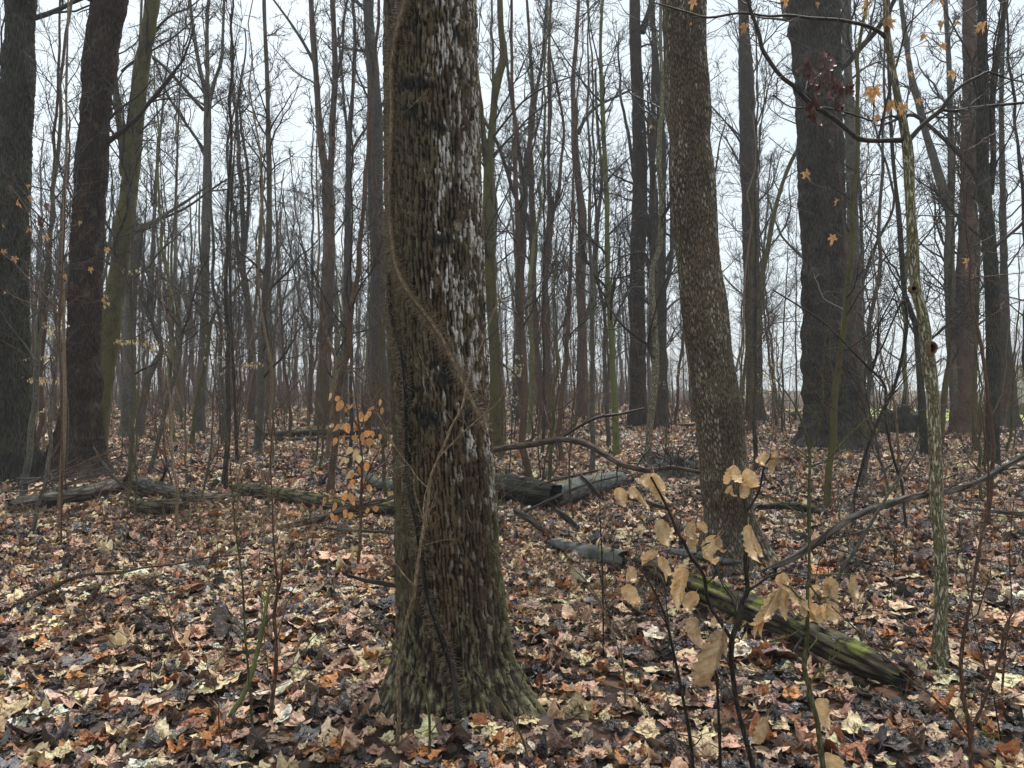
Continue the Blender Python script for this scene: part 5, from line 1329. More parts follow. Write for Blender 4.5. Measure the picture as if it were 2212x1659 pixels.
stem_plant("red_stem_shrub", "reddish-brown thorny shrub with two stems at the lower right edge",
    [[(2104, 1700, 11, 2.75), (2098, 1640, 10, 2.75), (2094, 1573, 10, 2.75), (2080, 1500, 8, 2.75), (2076, 1423, 8, 2.75), (2088, 1340, 7, 2.75), (2102, 1273, 6, 2.75), (2112, 1200, 6, 2.75), (2128, 1123, 5, 2.75), (2136, 1040, 4.5, 2.75), (2130, 960, 4, 2.75), (2120, 880, 3, 2.75)],
     [(2096, 1580, 7, 2.75), (2120, 1530, 7, 2.75), (2145, 1460, 7, 2.75), (2160, 1420, 6, 2.75), (2170, 1360, 5, 2.75), (2190, 1320, 4, 2.75), (2225, 1290, 3, 2.75)],
     [(2090, 1590, 5, 2.75), (2060, 1550, 5, 2.72), (2010, 1500, 5, 2.7), (1969, 1470, 4, 2.7), (1903, 1410, 4, 2.7), (1850, 1360, 3, 2.7), (1796, 1310, 2.5, 2.7)]], M['twig_brown'], cat="shrub", twigs=(11, 4), seed=9, twig_len=0.35)
stem_plant("brown_sapling", "thin wet whip with sparse twigs at the lower right corner",
    [[(2165, 1500, 4, 3.6), (2172, 1400, 4, 3.6), (2185, 1300, 3, 3.6), (2180, 1200, 2.5, 3.6), (2190, 1080, 2, 3.6)]], M['twig_brown'], twigs=(8, 4), seed=10, twig_len=0.4)
stem_plant("grey_sapling", "grey leaning stem slanting up behind the tan-leaved sapling to the lichen-covered tree",
    [[(1705, 1428, 6, 4.1), (1736, 1373, 6, 4.1), (1790, 1310, 7, 4.1), (1806, 1262, 8, 4.1), (1820, 1226, 8, 4.1), (1843, 1196, 8, 4.1), (1870, 1150, 7, 4.1), (1896, 1106, 6, 4.1), (1930, 1050, 5, 4.1), (1970, 990, 4, 4.1), (1990, 940, 3, 4.1)]], M['branch_grey'], twigs=(7, 3), seed=11, twig_len=0.4)
stem_plant("dead_vine", "looping dead vine stems hanging between the giant dark tree and the lichen-covered tree",
    [[(1845, 1075, 4, 8.0), (1853, 1043, 6, 8.0), (1876, 960, 7, 8.0), (1903, 896, 7, 8.0), (1929, 843, 7, 8.0), (1949, 770, 7, 8.0), (1959, 700, 7, 8.0), (1952, 650, 6, 8.0), (1930, 690, 4, 8.0), (1905, 750, 4, 8.0), (1880, 790, 4, 8.0)],
     [(1958, 1140, 6, 7.6), (1953, 1100, 6, 7.6), (1948, 1046, 6, 7.6), (1929, 986, 6, 7.6), (1913, 903, 6, 7.6), (1912, 836, 6, 7.6), (1883, 800, 5, 7.6), (1843, 760, 4, 7.6), (1786, 703, 4, 7.6), (1729, 663, 4, 7.6), (1669, 626, 3, 7.6)],
     [(1884, 800, 6, 7.6), (1895, 760, 6, 7.6), (1900, 700, 4, 7.6), (1930, 640, 3, 7.6), (1960, 560, 2, 7.6)]], M['twig_dark'], cat="vine", twigs=(14, 5), seed=12, twig_len=1.1, bury=True)
stem_plant("brown_sapling", "bushy bare sapling with fine crossing twigs in front of the giant dark tree",
    [[(1748, 1180, 6, 5.0), (1746, 1110, 6, 5.0), (1748, 1040, 6, 5.0), (1748, 975, 6, 5.0), (1728, 900, 4, 5.0), (1700, 850, 3, 5.0), (1660, 800, 2, 5.0)], [(1748, 972, 5, 5.0), (1770, 920, 4, 5.0), (1778, 850, 4, 5.0), (1774, 780, 3, 5.0), (1790, 700, 2, 5.0)], [(1750, 1008, 5, 5.0), (1790, 990, 4, 5.0), (1840, 935, 4, 5.0), (1890, 890, 3, 5.0), (1930, 860, 2, 5.0)]], M['twig_green'], twigs=(12, 5), seed=13, twig_len=0.7)

# sapling with the big tan leaves, right foreground
A_ = stem_plant("tan_leaf_sapling", "dark-stemmed sapling holding large curled tan leaves in the right foreground",
    [[(1665, 1830, 13, 2.5), (1640, 1700, 12, 2.5), (1627, 1659, 12, 2.5), (1612, 1600, 11, 2.5), (1596, 1540, 11, 2.5), (1587, 1490, 11, 2.5), (1580, 1430, 11, 2.5), (1581, 1380, 12, 2.5), (1592, 1350, 11, 2.5), (1604, 1300, 11, 2.5), (1615, 1275, 10, 2.5), (1610, 1220, 9, 2.5), (1611, 1173, 8, 2.5), (1612, 1120, 7, 2.5), (1606, 1070, 6, 2.5), (1600, 1030, 4, 2.5)],
     [(1581, 1382, 8, 2.5), (1560, 1350, 8, 2.5), (1540, 1320, 8, 2.5), (1527, 1290, 8, 2.5), (1522, 1249, 8, 2.5), (1508, 1222, 8, 2.5), (1494, 1206, 8, 2.5), (1476, 1170, 7, 2.5), (1461, 1146, 7, 2.5), (1448, 1110, 6, 2.5), (1436, 1085, 6, 2.5), (1420, 1055, 5, 2.5), (1406, 1030, 5, 2.5)],
     [(1612, 1278, 8, 2.5), (1638, 1262, 6, 2.5), (1660, 1246, 5, 2.5), (1684, 1238, 4, 2.5), (1694, 1232, 3, 2.5)],
     [(1610, 1110, 6, 2.5), (1640, 1060, 5, 2.5), (1650, 1010, 4, 2.5), (1672, 978, 3, 2.5)],
     [(1497, 1200, 4, 2.5), (1520, 1180, 4, 2.5), (1549, 1158, 3, 2.5)]], M['twig_dark'], twigs=(4, 3), seed=20, twig_len=0.3, rmin=0.0012)
LA = [(1413, 1021, 1438, 1093, 34, 2.5), (1404, 1023, 1367, 1066, 30, 2.5), (1364, 1050, 1381, 1100, 22, 2.5), (1341, 1053, 1333, 1103, 32, 2.5), (1425, 1121, 1445, 1195, 34, 2.5), (1493, 1127, 1485, 1176, 30, 2.5), (1512, 1129, 1519, 1152, 22, 2.5), (1497, 1153, 1500, 1195, 26, 2.5),
      (1549, 1157, 1498, 1233, 34, 2.5), (1553, 1157, 1544, 1199, 18, 2.5), (1585, 1004, 1595, 1074, 34, 2.45), (1612, 1012, 1632, 1078, 32, 2.5), (1580, 1048, 1570, 1082, 14, 2.5), (1610, 1044, 1597, 1085, 26, 2.47), (1667, 976, 1638, 1014, 28, 2.5), (1676, 978, 1665, 1025, 26, 2.48),
      (1617, 1133, 1625, 1235, 30, 2.45), (1421, 1191, 1377, 1223, 24, 2.5), (1428, 1203, 1440, 1257, 24, 2.5), (1367, 1223, 1355, 1275, 26, 2.5), (1354, 1262, 1367, 1324, 38, 2.5), (1481, 1221, 1462, 1320, 34, 2.45), (1504, 1278, 1480, 1327, 36, 2.5), (1551, 1326, 1527, 1373, 16, 2.5)]
for (x0, y0, x1, y1, w, D) in LA:
    hang_leaf(A_, 'leaf_tan', at(x0, y0, D), at(x1, y1, D + g0.uniform(-0.03, 0.03)), w * D / F * 1.3, g0)
    hang_leaf(A_, 'leaf_tan', at(x0 + g0.normal(0, 2), y0 + 2, D + 0.02), at(x1 + g0.normal(0, 12), y1 - abs(g0.normal(4, 8)), D + g0.uniform(0.01, 0.05)), w * D / F * 0.9, g0)
for (x0, y0, x1, y1, w, D) in [(1497, 1333, 1514, 1403, 40, 2.5), (1562, 1362, 1526, 1432, 46, 2.45), (1558, 1375, 1524, 1558, 60, 2.35), (1561, 1368, 1568, 1420, 24, 2.45), (1659, 1546, 1650, 1655, 34, 2.3)]:
    o = hang_leaf(A_, 'leaf_bronze', at(x0, y0, D), at(x1, y1, D), w * D / F * 1.3, g0, k=3 if y1 - y0 > 90 else 5); o["label"] = "greyish bronze drooping leaf"
stem_plant("dark_twig_sapling", "dark leafless stem rising to the left of the large curled bronze leaf",
    [[(1500, 1720, 8, 2.6), (1497, 1659, 8, 2.6), (1490, 1590, 8, 2.6), (1478, 1523, 7, 2.6), (1466, 1460, 7, 2.6), (1454, 1406, 6, 2.6), (1444, 1360, 6, 2.6), (1434, 1323, 6, 2.6), (1415, 1280, 5, 2.6), (1395, 1245, 4, 2.6), (1376, 1222, 3, 2.6)],
     [(1560, 1740, 7, 2.6), (1556, 1640, 7, 2.6), (1552, 1540, 6, 2.6), (1548, 1470, 5, 2.6), (1540, 1400, 4, 2.6)]], M['twig_dark'], twigs=(6, 3), seed=21, twig_len=0.3)
B_ = stem_plant("tan_leaf_sapling", "greenish-stemmed sapling with a cluster of drooping tan leaves above the mossy log",
    [[(1782, 1690, 12, 2.8), (1765, 1560, 11, 2.8), (1757, 1530, 11, 2.8), (1746, 1480, 10, 2.8), (1737, 1440, 11, 2.8), (1742, 1390, 10, 2.8), (1744, 1339, 9, 2.8), (1744, 1290, 7, 2.8), (1747, 1240, 6, 2.8), (1749, 1170, 5, 2.8), (1750, 1106, 4, 2.8), (1748, 1040, 3, 2.8)],
     [(1745, 1300, 5, 2.8), (1725, 1290, 4, 2.8), (1708, 1270, 4, 2.8), (1692, 1262, 3, 2.8)], [(1746, 1260, 4, 2.8), (1770, 1290, 4, 2.8), (1790, 1290, 3, 2.8)], [(1702, 1243, 2.5, 2.8), (1747, 1242, 3, 2.8), (1800, 1241, 3, 2.8), (1850, 1240, 2.5, 2.8)],
     [(1742, 1350, 5, 2.8), (1710, 1372, 4, 2.8), (1660, 1388, 3, 2.8)]], M['twig_green'], twigs=(4, 3), seed=22, twig_len=0.3, rmin=0.0012)
LB = [(1690, 1233, 1678, 1290, 18), (1692, 1237, 1703, 1267, 18), (1686, 1271, 1624, 1383, 24), (1694, 1271, 1692, 1343, 24), (1707, 1267, 1724, 1339, 20), (1796, 1248, 1788, 1301, 32), (1772, 1268, 1748, 1288, 24), (1747, 1286, 1743, 1324, 20),
      (1754, 1305, 1773, 1373, 42), (1792, 1301, 1811, 1362, 30), (1788, 1305, 1781, 1342, 26), (1849, 1239, 1833, 1320, 20), (1668, 1310, 1625, 1380, 20), (1779, 1509, 1786, 1575, 46), (1796, 1628, 1790, 1700, 52), (1736, 1300, 1738, 1342, 18)]
for (x0, y0, x1, y1, w) in LB:
    hang_leaf(B_, 'leaf_tan', at(x0, y0, 2.8), at(x1, y1, 2.8 + g0.uniform(-0.03, 0.03)), w * 2.8 / F * 1.35, g0)
    if y0 < 1400: hang_leaf(B_, 'leaf_tan', at(x0 + g0.normal(0, 2), y0 + 2, 2.82), at(x1 + g0.normal(0, 9), y1 - abs(g0.normal(4, 8)), 2.8 + g0.uniform(0.01, 0.05)), w * 2.8 / F * 0.9, g0)

# beech sapling with orange leaves, left of the centre trunk
OB = stem_plant("orange_leaf_sapling", "slender sapling covered in orange and cream beech leaves, just left of the centre trunk",
    [[(772, 1228, 7, 6.15), (778, 1170, 7, 6.15), (780, 1080, 6.5, 6.15), (782, 1000, 6, 6.15), (776, 930, 5, 6.15), (770, 870, 4.5, 6.15), (760, 800, 4, 6.15), (752, 720, 3, 6.15), (745, 640, 2.5, 6.15)],
     [(781, 1010, 4, 6.15), (760, 990, 3, 6.1), (738, 985, 3, 6.1), (712, 978, 2, 6.05)], [(778, 930, 3.5, 6.15), (758, 895, 3, 6.1), (740, 868, 2.5, 6.1), (715, 855, 2, 6.1)], [(778, 940, 3, 6.15), (800, 900, 3, 6.1), (822, 870, 2, 6.1), (832, 880, 2, 6.1)],
     [(781, 1060, 3, 6.15), (800, 1010, 3, 6.1), (822, 965, 2, 6.1)], [(780, 1110, 3, 6.15), (755, 1090, 3, 6.1), (725, 1075, 2, 6.1), (700, 1080, 2, 6.1)], [(779, 1120, 3, 6.15), (800, 1080, 3, 6.1), (812, 1060, 2, 6.1)]], M['twig_brown'], twigs=(5, 3), seed=23, twig_len=0.5)
LO = [(505, 885, 490, 940, 22), (548, 905, 545, 952, 50), (575, 935, 545, 1010, 60), (620, 960, 590, 1020, 40), (645, 960, 610, 1000, 30), (790, 975, 742, 1000, 30), (825, 925, 815, 975, 22), (835, 980, 832, 1028, 36), (705, 1005, 690, 1090, 44), (760, 1005, 735, 1060, 50), (735, 1030, 720, 1075, 40), (672, 1060, 655, 1115, 36), (690, 1080, 670, 1120, 36),
      (520, 1085, 490, 1125, 40), (560, 1088, 515, 1142, 40), (600, 1080, 620, 1152, 62), (585, 1085, 575, 1130, 36), (675, 1090, 655, 1142, 36), (745, 1128, 735, 1182, 54), (718, 1140, 700, 1200, 44), (765, 1130, 778, 1185, 40), (655, 1158, 658, 1202, 46), (760, 1178, 748, 1238, 60), (725, 1190, 705, 1235, 40), (820, 1152, 822, 1206, 42), (540, 1175, 520, 1232, 36), (590, 1165, 582, 1215, 28),
      (640, 1240, 600, 1290, 46), (670, 1255, 650, 1330, 50), (600, 1300, 550, 1372, 36), (620, 1310, 590, 1360, 40), (690, 1290, 680, 1345, 44), (740, 1335, 722, 1400, 52), (705, 1350, 690, 1420, 50), (650, 1385, 600, 1452, 44), (640, 1400, 630, 1450, 40), (725, 1445, 682, 1520, 40), (750, 1478, 768, 1545, 54), (658, 1450, 622, 1500, 44), (640, 1470, 650, 1520, 40),
      (608, 1535, 570, 1600, 46), (510, 1548, 488, 1602, 40), (465, 1560, 450, 1625, 36), (535, 1595, 520, 1655, 36), (630, 1535, 655, 1622, 50), (580, 1570, 590, 1620, 40), (790, 1620, 800, 1660, 50), (740, 1630, 735, 1670, 40), (505, 1665, 515, 1720, 36), (540, 1680, 530, 1730, 36), (600, 1640, 590, 1700, 44), (640, 1660, 620, 1710, 40)]
for (x0, y0, x1, y1, w) in LO:
    k_ = 'leaf_cream' if 1230 < y0 < 1460 and g0.random() < 0.75 or g0.random() < 0.12 else 'leaf_orange'
    D = 6.1 + g0.uniform(-0.12, 0.1)
    hang_leaf(OB, k_, at(547 + x0 / 3, 553 + y0 / 3, D), at(547 + x1 / 3, 553 + y1 / 3, D + g0.uniform(-0.02, 0.02)), w / 3 * D / F * 1.1, g0)

# maple leaves still on the slim tree and its dark red withered bunch
LEAF_TWIGS = {}
def maple_at(root, x, y, size, D, kind='leaf_maple', seed=0):
    s = size * D / F
    b_ = at(x, y - size * 0.45, D) - np.array(root.location)
    dx_ = g0.choice([-1, 1]) * g0.uniform(0.3, 1.0); ln_ = s * g0.uniform(1.2, 4.0)
    q_ = resample(np.array([[*b_, 0.0012], [*(b_ + ln_ * np.array([dx_ * 0.4, 0.05, 0.45])), 0.0015], [*(b_ + ln_ * np.array([dx_ * 1.1, 0.15, 0.75])), 0.0020], [*(b_ + ln_ * np.array([dx_ * 2.0, 0.2, 1.2])), 0.0024]]), 0.03)
    LEAF_TWIGS.setdefault(root.name, (root, []))[1].append(tubes(q_[:, :3], q_[:, 3], 4))
    a = g0.uniform(-0.7, 0.7)
    base = at(x, y - size * 0.45, D); tip = base + np.array([math.sin(a) * s, g0.uniform(-0.25, 0.25) * s, -math.cos(a) * s])
    hang_leaf(root, kind, base, tip, s * g0.uniform(0.75, 1.05), g0, turn=np.array([math.cos(a), g0.uniform(-0.5, 0.5), math.sin(a)]))
for (x, y, s) in [(190, 15, 80), (385, 30, 40), (710, 50, 110), (690, 100, 60), (830, 160, 90), (1090, 250, 66), (1195, 165, 74), (1190, 305, 56), (750, 610, 125), (870, 690, 100), (945, 705, 90), (795, 770, 66), (300, 1145, 86), (1465, 180, 85), (1300, 150, 56), (1160, -10, 120), (520, 1310, 48), (490, 1550, 70), (905, 400, 44), (980, 370, 46), (1250, 480, 60), (990, 480, 36), (740, 410, 28), (1040, 660, 50)]:
    maple_at(SLIM, 1636 + x / 3, y / 3, s / 3 * 1.1, SLIM_D - 0.05 + g0.uniform(-0.1, 0.1))
for (x, y, s) in [(1611, 62, 30), (1499, 8, 24), (1494, 52, 9), (2088, 568, 25), (1408, 275, 10)]:
    maple_at(SLIM, x, y, s, SLIM_D - 0.1)
for (cx_, y0_, y1_, sp, n) in [(1748, 118, 270, 14, 17), (1792, 118, 165, 16, 8), (1800, 165, 240, 18, 13), (1822, 185, 205, 14, 6)]:
    for i in range(n):
        o_x, o_y = cx_ + g0.normal(0, sp * 0.6), y0_ + (y1_ - y0_) * (i + 0.5) / n
        lx, ly, D = o_x + (o_y - 118) * 0.09, o_y, SLIM_D - 0.12 + g0.uniform(-0.05, 0.05)
        hang_leaf(SLIM, 'leaf_red', at(lx, ly - 10, D), at(lx + g0.normal(0, 11), ly + g0.uniform(12, 26), D + g0.uniform(-0.04, 0.04)), g0.uniform(14, 22) * D / F, g0)
rt_ = []
for st_ in ([(1752, 100), (1748, 130), (1751, 180), (1756, 230), (1760, 265)], [(1790, 100), (1792, 130), (1800, 170), (1806, 215), (1802, 240)], [(1725, 195), (1735, 165), (1748, 130), (1775, 90), (1810, 45), (1830, 0)]):
    q_ = resample(np.array([[*(at(x, y, SLIM_D - 0.1) - np.array(SLIM.location)), 0.003] for x, y in st_]), 0.03); rt_.append(tubes(q_[:, :3], q_[:, 3], 5))
obj("broken_twig", tube_mesh("broken_twig", rt_, M['branch']), SLIM)["kind"] = "stuff"
# leaves drawn small on thin maple saplings at left
ML = stem_plant("maple_sapling", "thin maple sapling with a few small orange leaves in front of the leftmost dark trunk",
    [[(132, 1180, 4, 6.9), (134, 1000, 4, 6.9), (132, 860, 4, 6.9), (128, 720, 4, 6.9), (134, 600, 3.5, 6.9), (140, 480, 3, 6.9), (138, 380, 2.5, 6.9)],
     [(130, 672, 3, 6.9), (100, 640, 2.5, 6.9), (60, 600, 2, 6.9), (20, 560, 2, 6.9), (-20, 530, 2, 6.9)], [(134, 590, 3, 6.9), (90, 520, 2.5, 6.9), (50, 440, 2, 6.9), (20, 400, 2, 6.9)], [(134, 680, 3, 6.9), (90, 665, 2.5, 6.9), (40, 645, 2, 6.9), (0, 622, 2, 6.9)], [(138, 560, 3, 6.9), (170, 520, 2, 6.9), (205, 490, 2, 6.9)]], M['twig_brown'], twigs=(6, 4), seed=24, twig_len=0.7)
for (x, y, s) in [(37, 440, 20), (65, 428, 14), (62, 498, 15), (98, 515, 19), (6, 488, 10), (7, 545, 16), (173, 482, 13), (58, 403, 11), (195, 583, 16), (138, 598, 15), (12, 633, 9), (30, 560, 17), (230, 540, 14), (222, 650, 16)]:
    maple_at(ML, x, y, s, 6.9)
maple_at(ML, 82, 480, 30, 6.8, 'leaf_red'); maple_at(ML, 97, 447, 22, 6.8, 'leaf_red')

for r_, lst in LEAF_TWIGS.values():
    t_ = obj("leaf_twigs", tube_mesh("leaf_twigs", lst, M['branch']), r_); t_["kind"] = "stuff"

# far beech saplings with sprays of cream leaves (leaves too small to pick apart)
def spray_sapling(label, x, yb, D, sprays, kind, seed, h=3.5):
    g = np.random.default_rng(800 + seed)
    base = at(x, 838, D); bx = base[0]
    root = bpy.data.objects.new("beech_sapling", None); C.objects.link(root)
    root.location = (bx, D, float(gh(bx, D))); org = np.array(root.location)
    tag(root, label, "sapling")
    P = resample(np.array([[0, 0, -0.05, 0.012], [0.05, 0, h * 0.3, 0.010], [-0.04, 0, h * 0.6, 0.007], [0.02, 0, h, 0.003]]), 0.1)
    parts = [tubes(P[:, :3], P[:, 3], 6)]
    Vs, Qs, n0 = [], [], 0
    bl = [leaf_blade(1, 0.6, 3, 1, c, 0, 0.4, 9, 0.3) for c in (0.2, 0.6)]
    for (sx, sy, ex, ey, n, ls) in sprays:
        c = at(sx, sy, D) - org
        i = int(np.argmin(np.abs(P[:, 2] - (c[2] - 0.05)))); a = P[i, :3]
        end = at(sx + (ex if sx > x else -ex), sy, D) - org
        mid = (a + end) / 2 + np.array([0, 0, 0.03])
        q = resample(np.array([[*a, 0.004], [*mid, 0.003], [*end, 0.002]]), 0.05); parts.append(tubes(q[:, :3], q[:, 3], 4))
        for j in range(n):
            p = c + np.array([g.uniform(-ex, ex) * D / F, g.uniform(-0.15, 0.15), g.uniform(-ey, ey) * D / F])
            V, Q = bl[j % 2]
            s = ls * D / F * g.uniform(0.7, 1.25)
            az = g.uniform(0, 6.28); el = g.uniform(-1.3, -0.2)
            d = np.array([math.cos(az) * math.cos(el), math.sin(az) * math.cos(el), math.sin(el)])
            sd = unit(np.cross(d, np.array([0, 0, 1.0]))); nn = np.cross(sd, d)
            Vs.append(p + s * (V[:, :1] * sd + V[:, 1:2] * d + V[:, 2:] * nn)); Qs.append(Q + n0); n0 += len(V)
    obj("stem", tube_mesh("stem", parts, M['branch_grey']), root)
    f = obj("foliage", np_mesh("foliage", np.vstack(Vs), np.vstack(Qs), mats=[M[kind]]), root); f["kind"] = "stuff"
spray_sapling("small beech with tiers of cream leaves between the two thick left-hand trunks", 141, 0, 11.0, [(100, 820, 36, 7, 70, 9), (92, 772, 28, 5, 16, 9), (112, 712, 26, 14, 40, 9), (98, 882, 14, 8, 9, 7)], 'leaf_cream', 1)
spray_sapling("small beech with cream leaf sprays behind the elbow-branched tree", 262, 0, 14.0, [(277, 737, 24, 4, 34, 8), (325, 745, 16, 12, 26, 8), (290, 585, 16, 5, 12, 8), (224, 645, 6, 16, 18, 9)], 'leaf_cream', 2, 4.5)
spray_sapling("small beech with pale leaf sprays left of the two-stemmed brown tree", 585, 0, 15.0, [(545, 787, 22, 5, 32, 7), (510, 795, 14, 5, 14, 6)], 'leaf_cream', 3)
spray_sapling("small tree dotted with tiny pale leaves in front of the three-stemmed tree", 470, 0, 16.0, [(465, 740, 22, 16, 20, 5), (460, 790, 18, 24, 26, 5), (470, 840, 10, 30, 12, 4), (455, 690, 20, 16, 8, 4), (468, 896, 5, 4, 4, 6), (425, 745, 16, 12, 10, 4)], 'leaf_white', 4)
spray_sapling("small tree of cream-white leaves just behind the right edge of the centre trunk", 1098, 0, 11.0, [(1112, 800, 20, 14, 80, 6), (1105, 862, 14, 20, 34, 6), (1108, 770, 22, 4, 16, 6), (1102, 900, 10, 20, 14, 5)], 'leaf_white', 5)
spray_sapling("small beech with few pale leaves between the speckled and the tall brown tree", 1602, 0, 14.0, [(1598, 865, 8, 26, 26, 7)], 'leaf_white', 6)
spray_sapling("distant beech sapling with yellow leaves behind the tall straight brown tree", 1680, 0, 24.0, [(1660, 830, 26, 24, 70, 5), (1670, 790, 16, 14, 18, 5), (1710, 730, 30, 30, 14, 5)], 'leaf_cream', 7, 4.0)
spray_sapling("distant beech sapling with ochre leaves behind the slim lichen-covered tree", 1960, 0, 26.0, [(1945, 862, 30, 20, 90, 5), (2010, 850, 12, 30, 40, 5), (1960, 820, 20, 14, 24, 5)], 'leaf_cream', 8, 4.0)
spray_sapling("distant beech sapling with pale yellow leaves left of the large straight dark tree", 1450, 0, 26.0, [(1470, 800, 24, 8, 24, 5), (1445, 830, 20, 10, 12, 5)], 'leaf_cream', 9, 4.0)

# ------------------------------------------------------------------ background trees: copies of a few kinds
def tree_variant(k, kind):
    g = np.random.default_rng(900 + k)
    if kind == 'tall':
        P, R = trunk_of(g.uniform(15, 20), g.uniform(0.10, 0.19), g, 0.04, 0.24, 34, 0.22)
        cp = crown(P, R, 16, 0.22, g, 6, 5, 2, lf1=0.2, ang=(0.35, 1.15), rmin=0.0062, L1max=4.0, up=0.10, r1=0.05)
        # one or two forks
        for f in range(g.integers(1, 3)):
            i = int(g.uniform(0.25, 0.5) * len(P)); a = g.uniform(0, 6.28)
            d = np.array([math.cos(a) * 0.35, math.sin(a) * 0.35, 1.0])
            FP, FR = grow(P[i][None], d[None], np.array([8.0]), np.array([R[i] * 0.75]), 22, 0.10, 0.06, 0.3, g)
            cp.append(tubes(FP, FR, 7)); cp += crown(FP[0], FR[0], 8, 0.15, g, 5, 4, 2, lf1=0.3, ang=(0.35, 1.1), rmin=0.0062, L1max=2.8, up=0.1)
    elif kind == 'slim':
        P, R = trunk_of(g.uniform(9, 13), g.uniform(0.045, 0.075), g, 0.05, 0.22, 28, 0.2)
        cp = crown(P, R, 18, 0.15, g, 6, 4, 2, lf1=0.22, ang=(0.4, 1.2), rmin=0.0042, L1max=3.0, up=0.05)
    else:
        P, R = trunk_of(g.uniform(3.0, 6.0), g.uniform(0.014, 0.028), g, 0.10, 0.35, 20, 0.2, 1.15)
        cp = crown(P, R, 11, 0.12, g, 5, 4, 0, lf1=0.30, ang=(0.4, 1.2), rmin=0.0020, L1max=1.6, up=0.05, rf1=0.6)
    return [(P, R)], cp
BG = {}
def bg_meshes(kind, n, mats, seed0, S):
    out = []
    for k in range(n):
        tp, cp = tree_variant(seed0 + k, kind)
        P, R = tp[0]
        mt = mats[k % len(mats)]
        tm = tube_mesh("trunk", [tubes(P, R, S)], M[mt]); cm = tube_mesh("crown", cp, M['branch'] if kind != 'whip' else M['twig_brown'])
        out.append((tm, cm))
    BG[kind] = out
bg_meshes('tall', 6, ['dark', 'grey', 'redknob', 'dark', 'olive', 'reddark'], 0, 12)
bg_meshes('slim', 6, ['grey', 'olive', 'dark', 'green', 'grey', 'redknob'], 20, 9)
bg_meshes('whip', 8, ['twig_brown', 'grey', 'twig_green', 'twig_tan'], 40, 6)

LAND = [(-400, 'left edge'), (28, 'leftmost dark tree'), (176, 'red-brown leaning tree'), (240, 'olive leaning tree'), (434, 'three-stemmed tree'), (565, 'slim straight tree'), (700, 'two-stemmed brown tree'),
        (812, 'charcoal tree'), (950, 'huge centre trunk'), (1120, 'dark upright tree'), (1182, 'knobbly tree'), (1258, 'crooked-stemmed tree'), (1324, 'moss-green tree'), (1377, 'straight dark tree'),
        (1541, 'speckled tree'), (1628, 'tall brown tree'), (1790, 'giant tree'), (2010, 'slim lichen tree'), (2083, 'broad reddish tree'), (2146, 'bent-limb tree'), (2700, 'right edge')]
ORD = ['', 'second ', 'third ', 'fourth ', 'fifth ', 'sixth ', 'seventh ', 'eighth ', 'ninth ', 'tenth ', 'eleventh ', 'twelfth ', 'thirteenth ', 'fourteenth ', 'fifteenth ']
def own_labels(things):
    """things: (object, look, x, y). Each gets its look, the landmark just left of it in view and its rank by distance there."""
    cell = {}
    for o, look, x, y in things:
        px = CX + F * x / y
        k = max(i for i, (lx, _) in enumerate(LAND[:-1]) if px >= lx or i == 0)
        cell.setdefault((look, k), []).append((y, o))
    for (look, k), lst in cell.items():
        lst.sort(key=lambda t: t[0])
        where = "near the left edge" if k == 0 else "just right of the " + LAND[k][1]
        for i, (y, o) in enumerate(lst):
            o['label'] = look + " " + where + ("" if len(lst) == 1 else ", " + ORD[min(i, 14)] + "nearest there")

def stand(kind, name, label, cat, group, spots, smin, smax, seed):
    g = np.random.default_rng(seed)
    made = []
    for (x, y) in spots:
        vi = int(g.integers(0, len(BG[kind])))
        tm, cm = BG[kind][vi]
        root = bpy.data.objects.new(name, None); C.objects.link(root)
        s = g.uniform(smin, smax)
        root.location = (x, y, float(gh(x, y))); root.rotation_euler = (0, 0, g.uniform(0, 6.283)); root.scale = (s, s, s * g.uniform(0.9, 1.1))
        tag(root, label, cat, group)
        made.append((root, label + LOOKS[tm.materials[0].name] + ',', x, y))
        obj("trunk", tm, root); obj("crown", cm, root)
    own_labels(made)

LOOKS = {M[k].name: v for k, v in dict(dark='dark', grey='grey', redknob='reddish', olive='olive', reddark='dark brown', green='green', twig_brown='brown', twig_green='greenish', twig_tan='tan').items()}
for k_ in LOOKS: LOOKS[k_] = ' ' + LOOKS[k_]
def poisson(n, d0, d1, mind, seed, avoid_lawn=True, wmul=0.74):
    g = np.random.default_rng(seed); out = []
    tries = 0
    while len(out) < n and tries < n * 60:
        tries += 1
        y = math.sqrt(g.uniform(d0 * d0, d1 * d1)); x = g.uniform(-wmul, wmul) * y
        if x > LAWN[0] - 1.5 and y > LAWN[1] - 1: continue
        if x / y > 0.62 and y > 26: continue
        if all((x - a) ** 2 + (y - b) ** 2 > mind * mind for a, b in out):
            out.append((x, y))
    return out
stand('tall', "background_tree", "tall background tree,", "tree", "tall bare trees in the background wood", poisson(40, 24, 55, 1.5, 1), 0.8, 1.15, 2)
stand('slim', "understory_tree", "near slim arching tree,", "tree", "slim arching trees in the middle distance", poisson(17, 9, 16, 1.6, 33, wmul=0.78), 0.6, 0.85, 34)
stand('slim', "understory_tree", "slim background tree,", "tree", "slim bare trees in the background wood", poisson(66, 15, 46, 1.2, 3), 0.75, 1.2, 4)
stand('whip', "bare_sapling", "thin bare sapling,", "sapling", "thin bare saplings on the forest floor", poisson(120, 7.5, 26, 0.5, 5), 0.6, 1.25, 6)

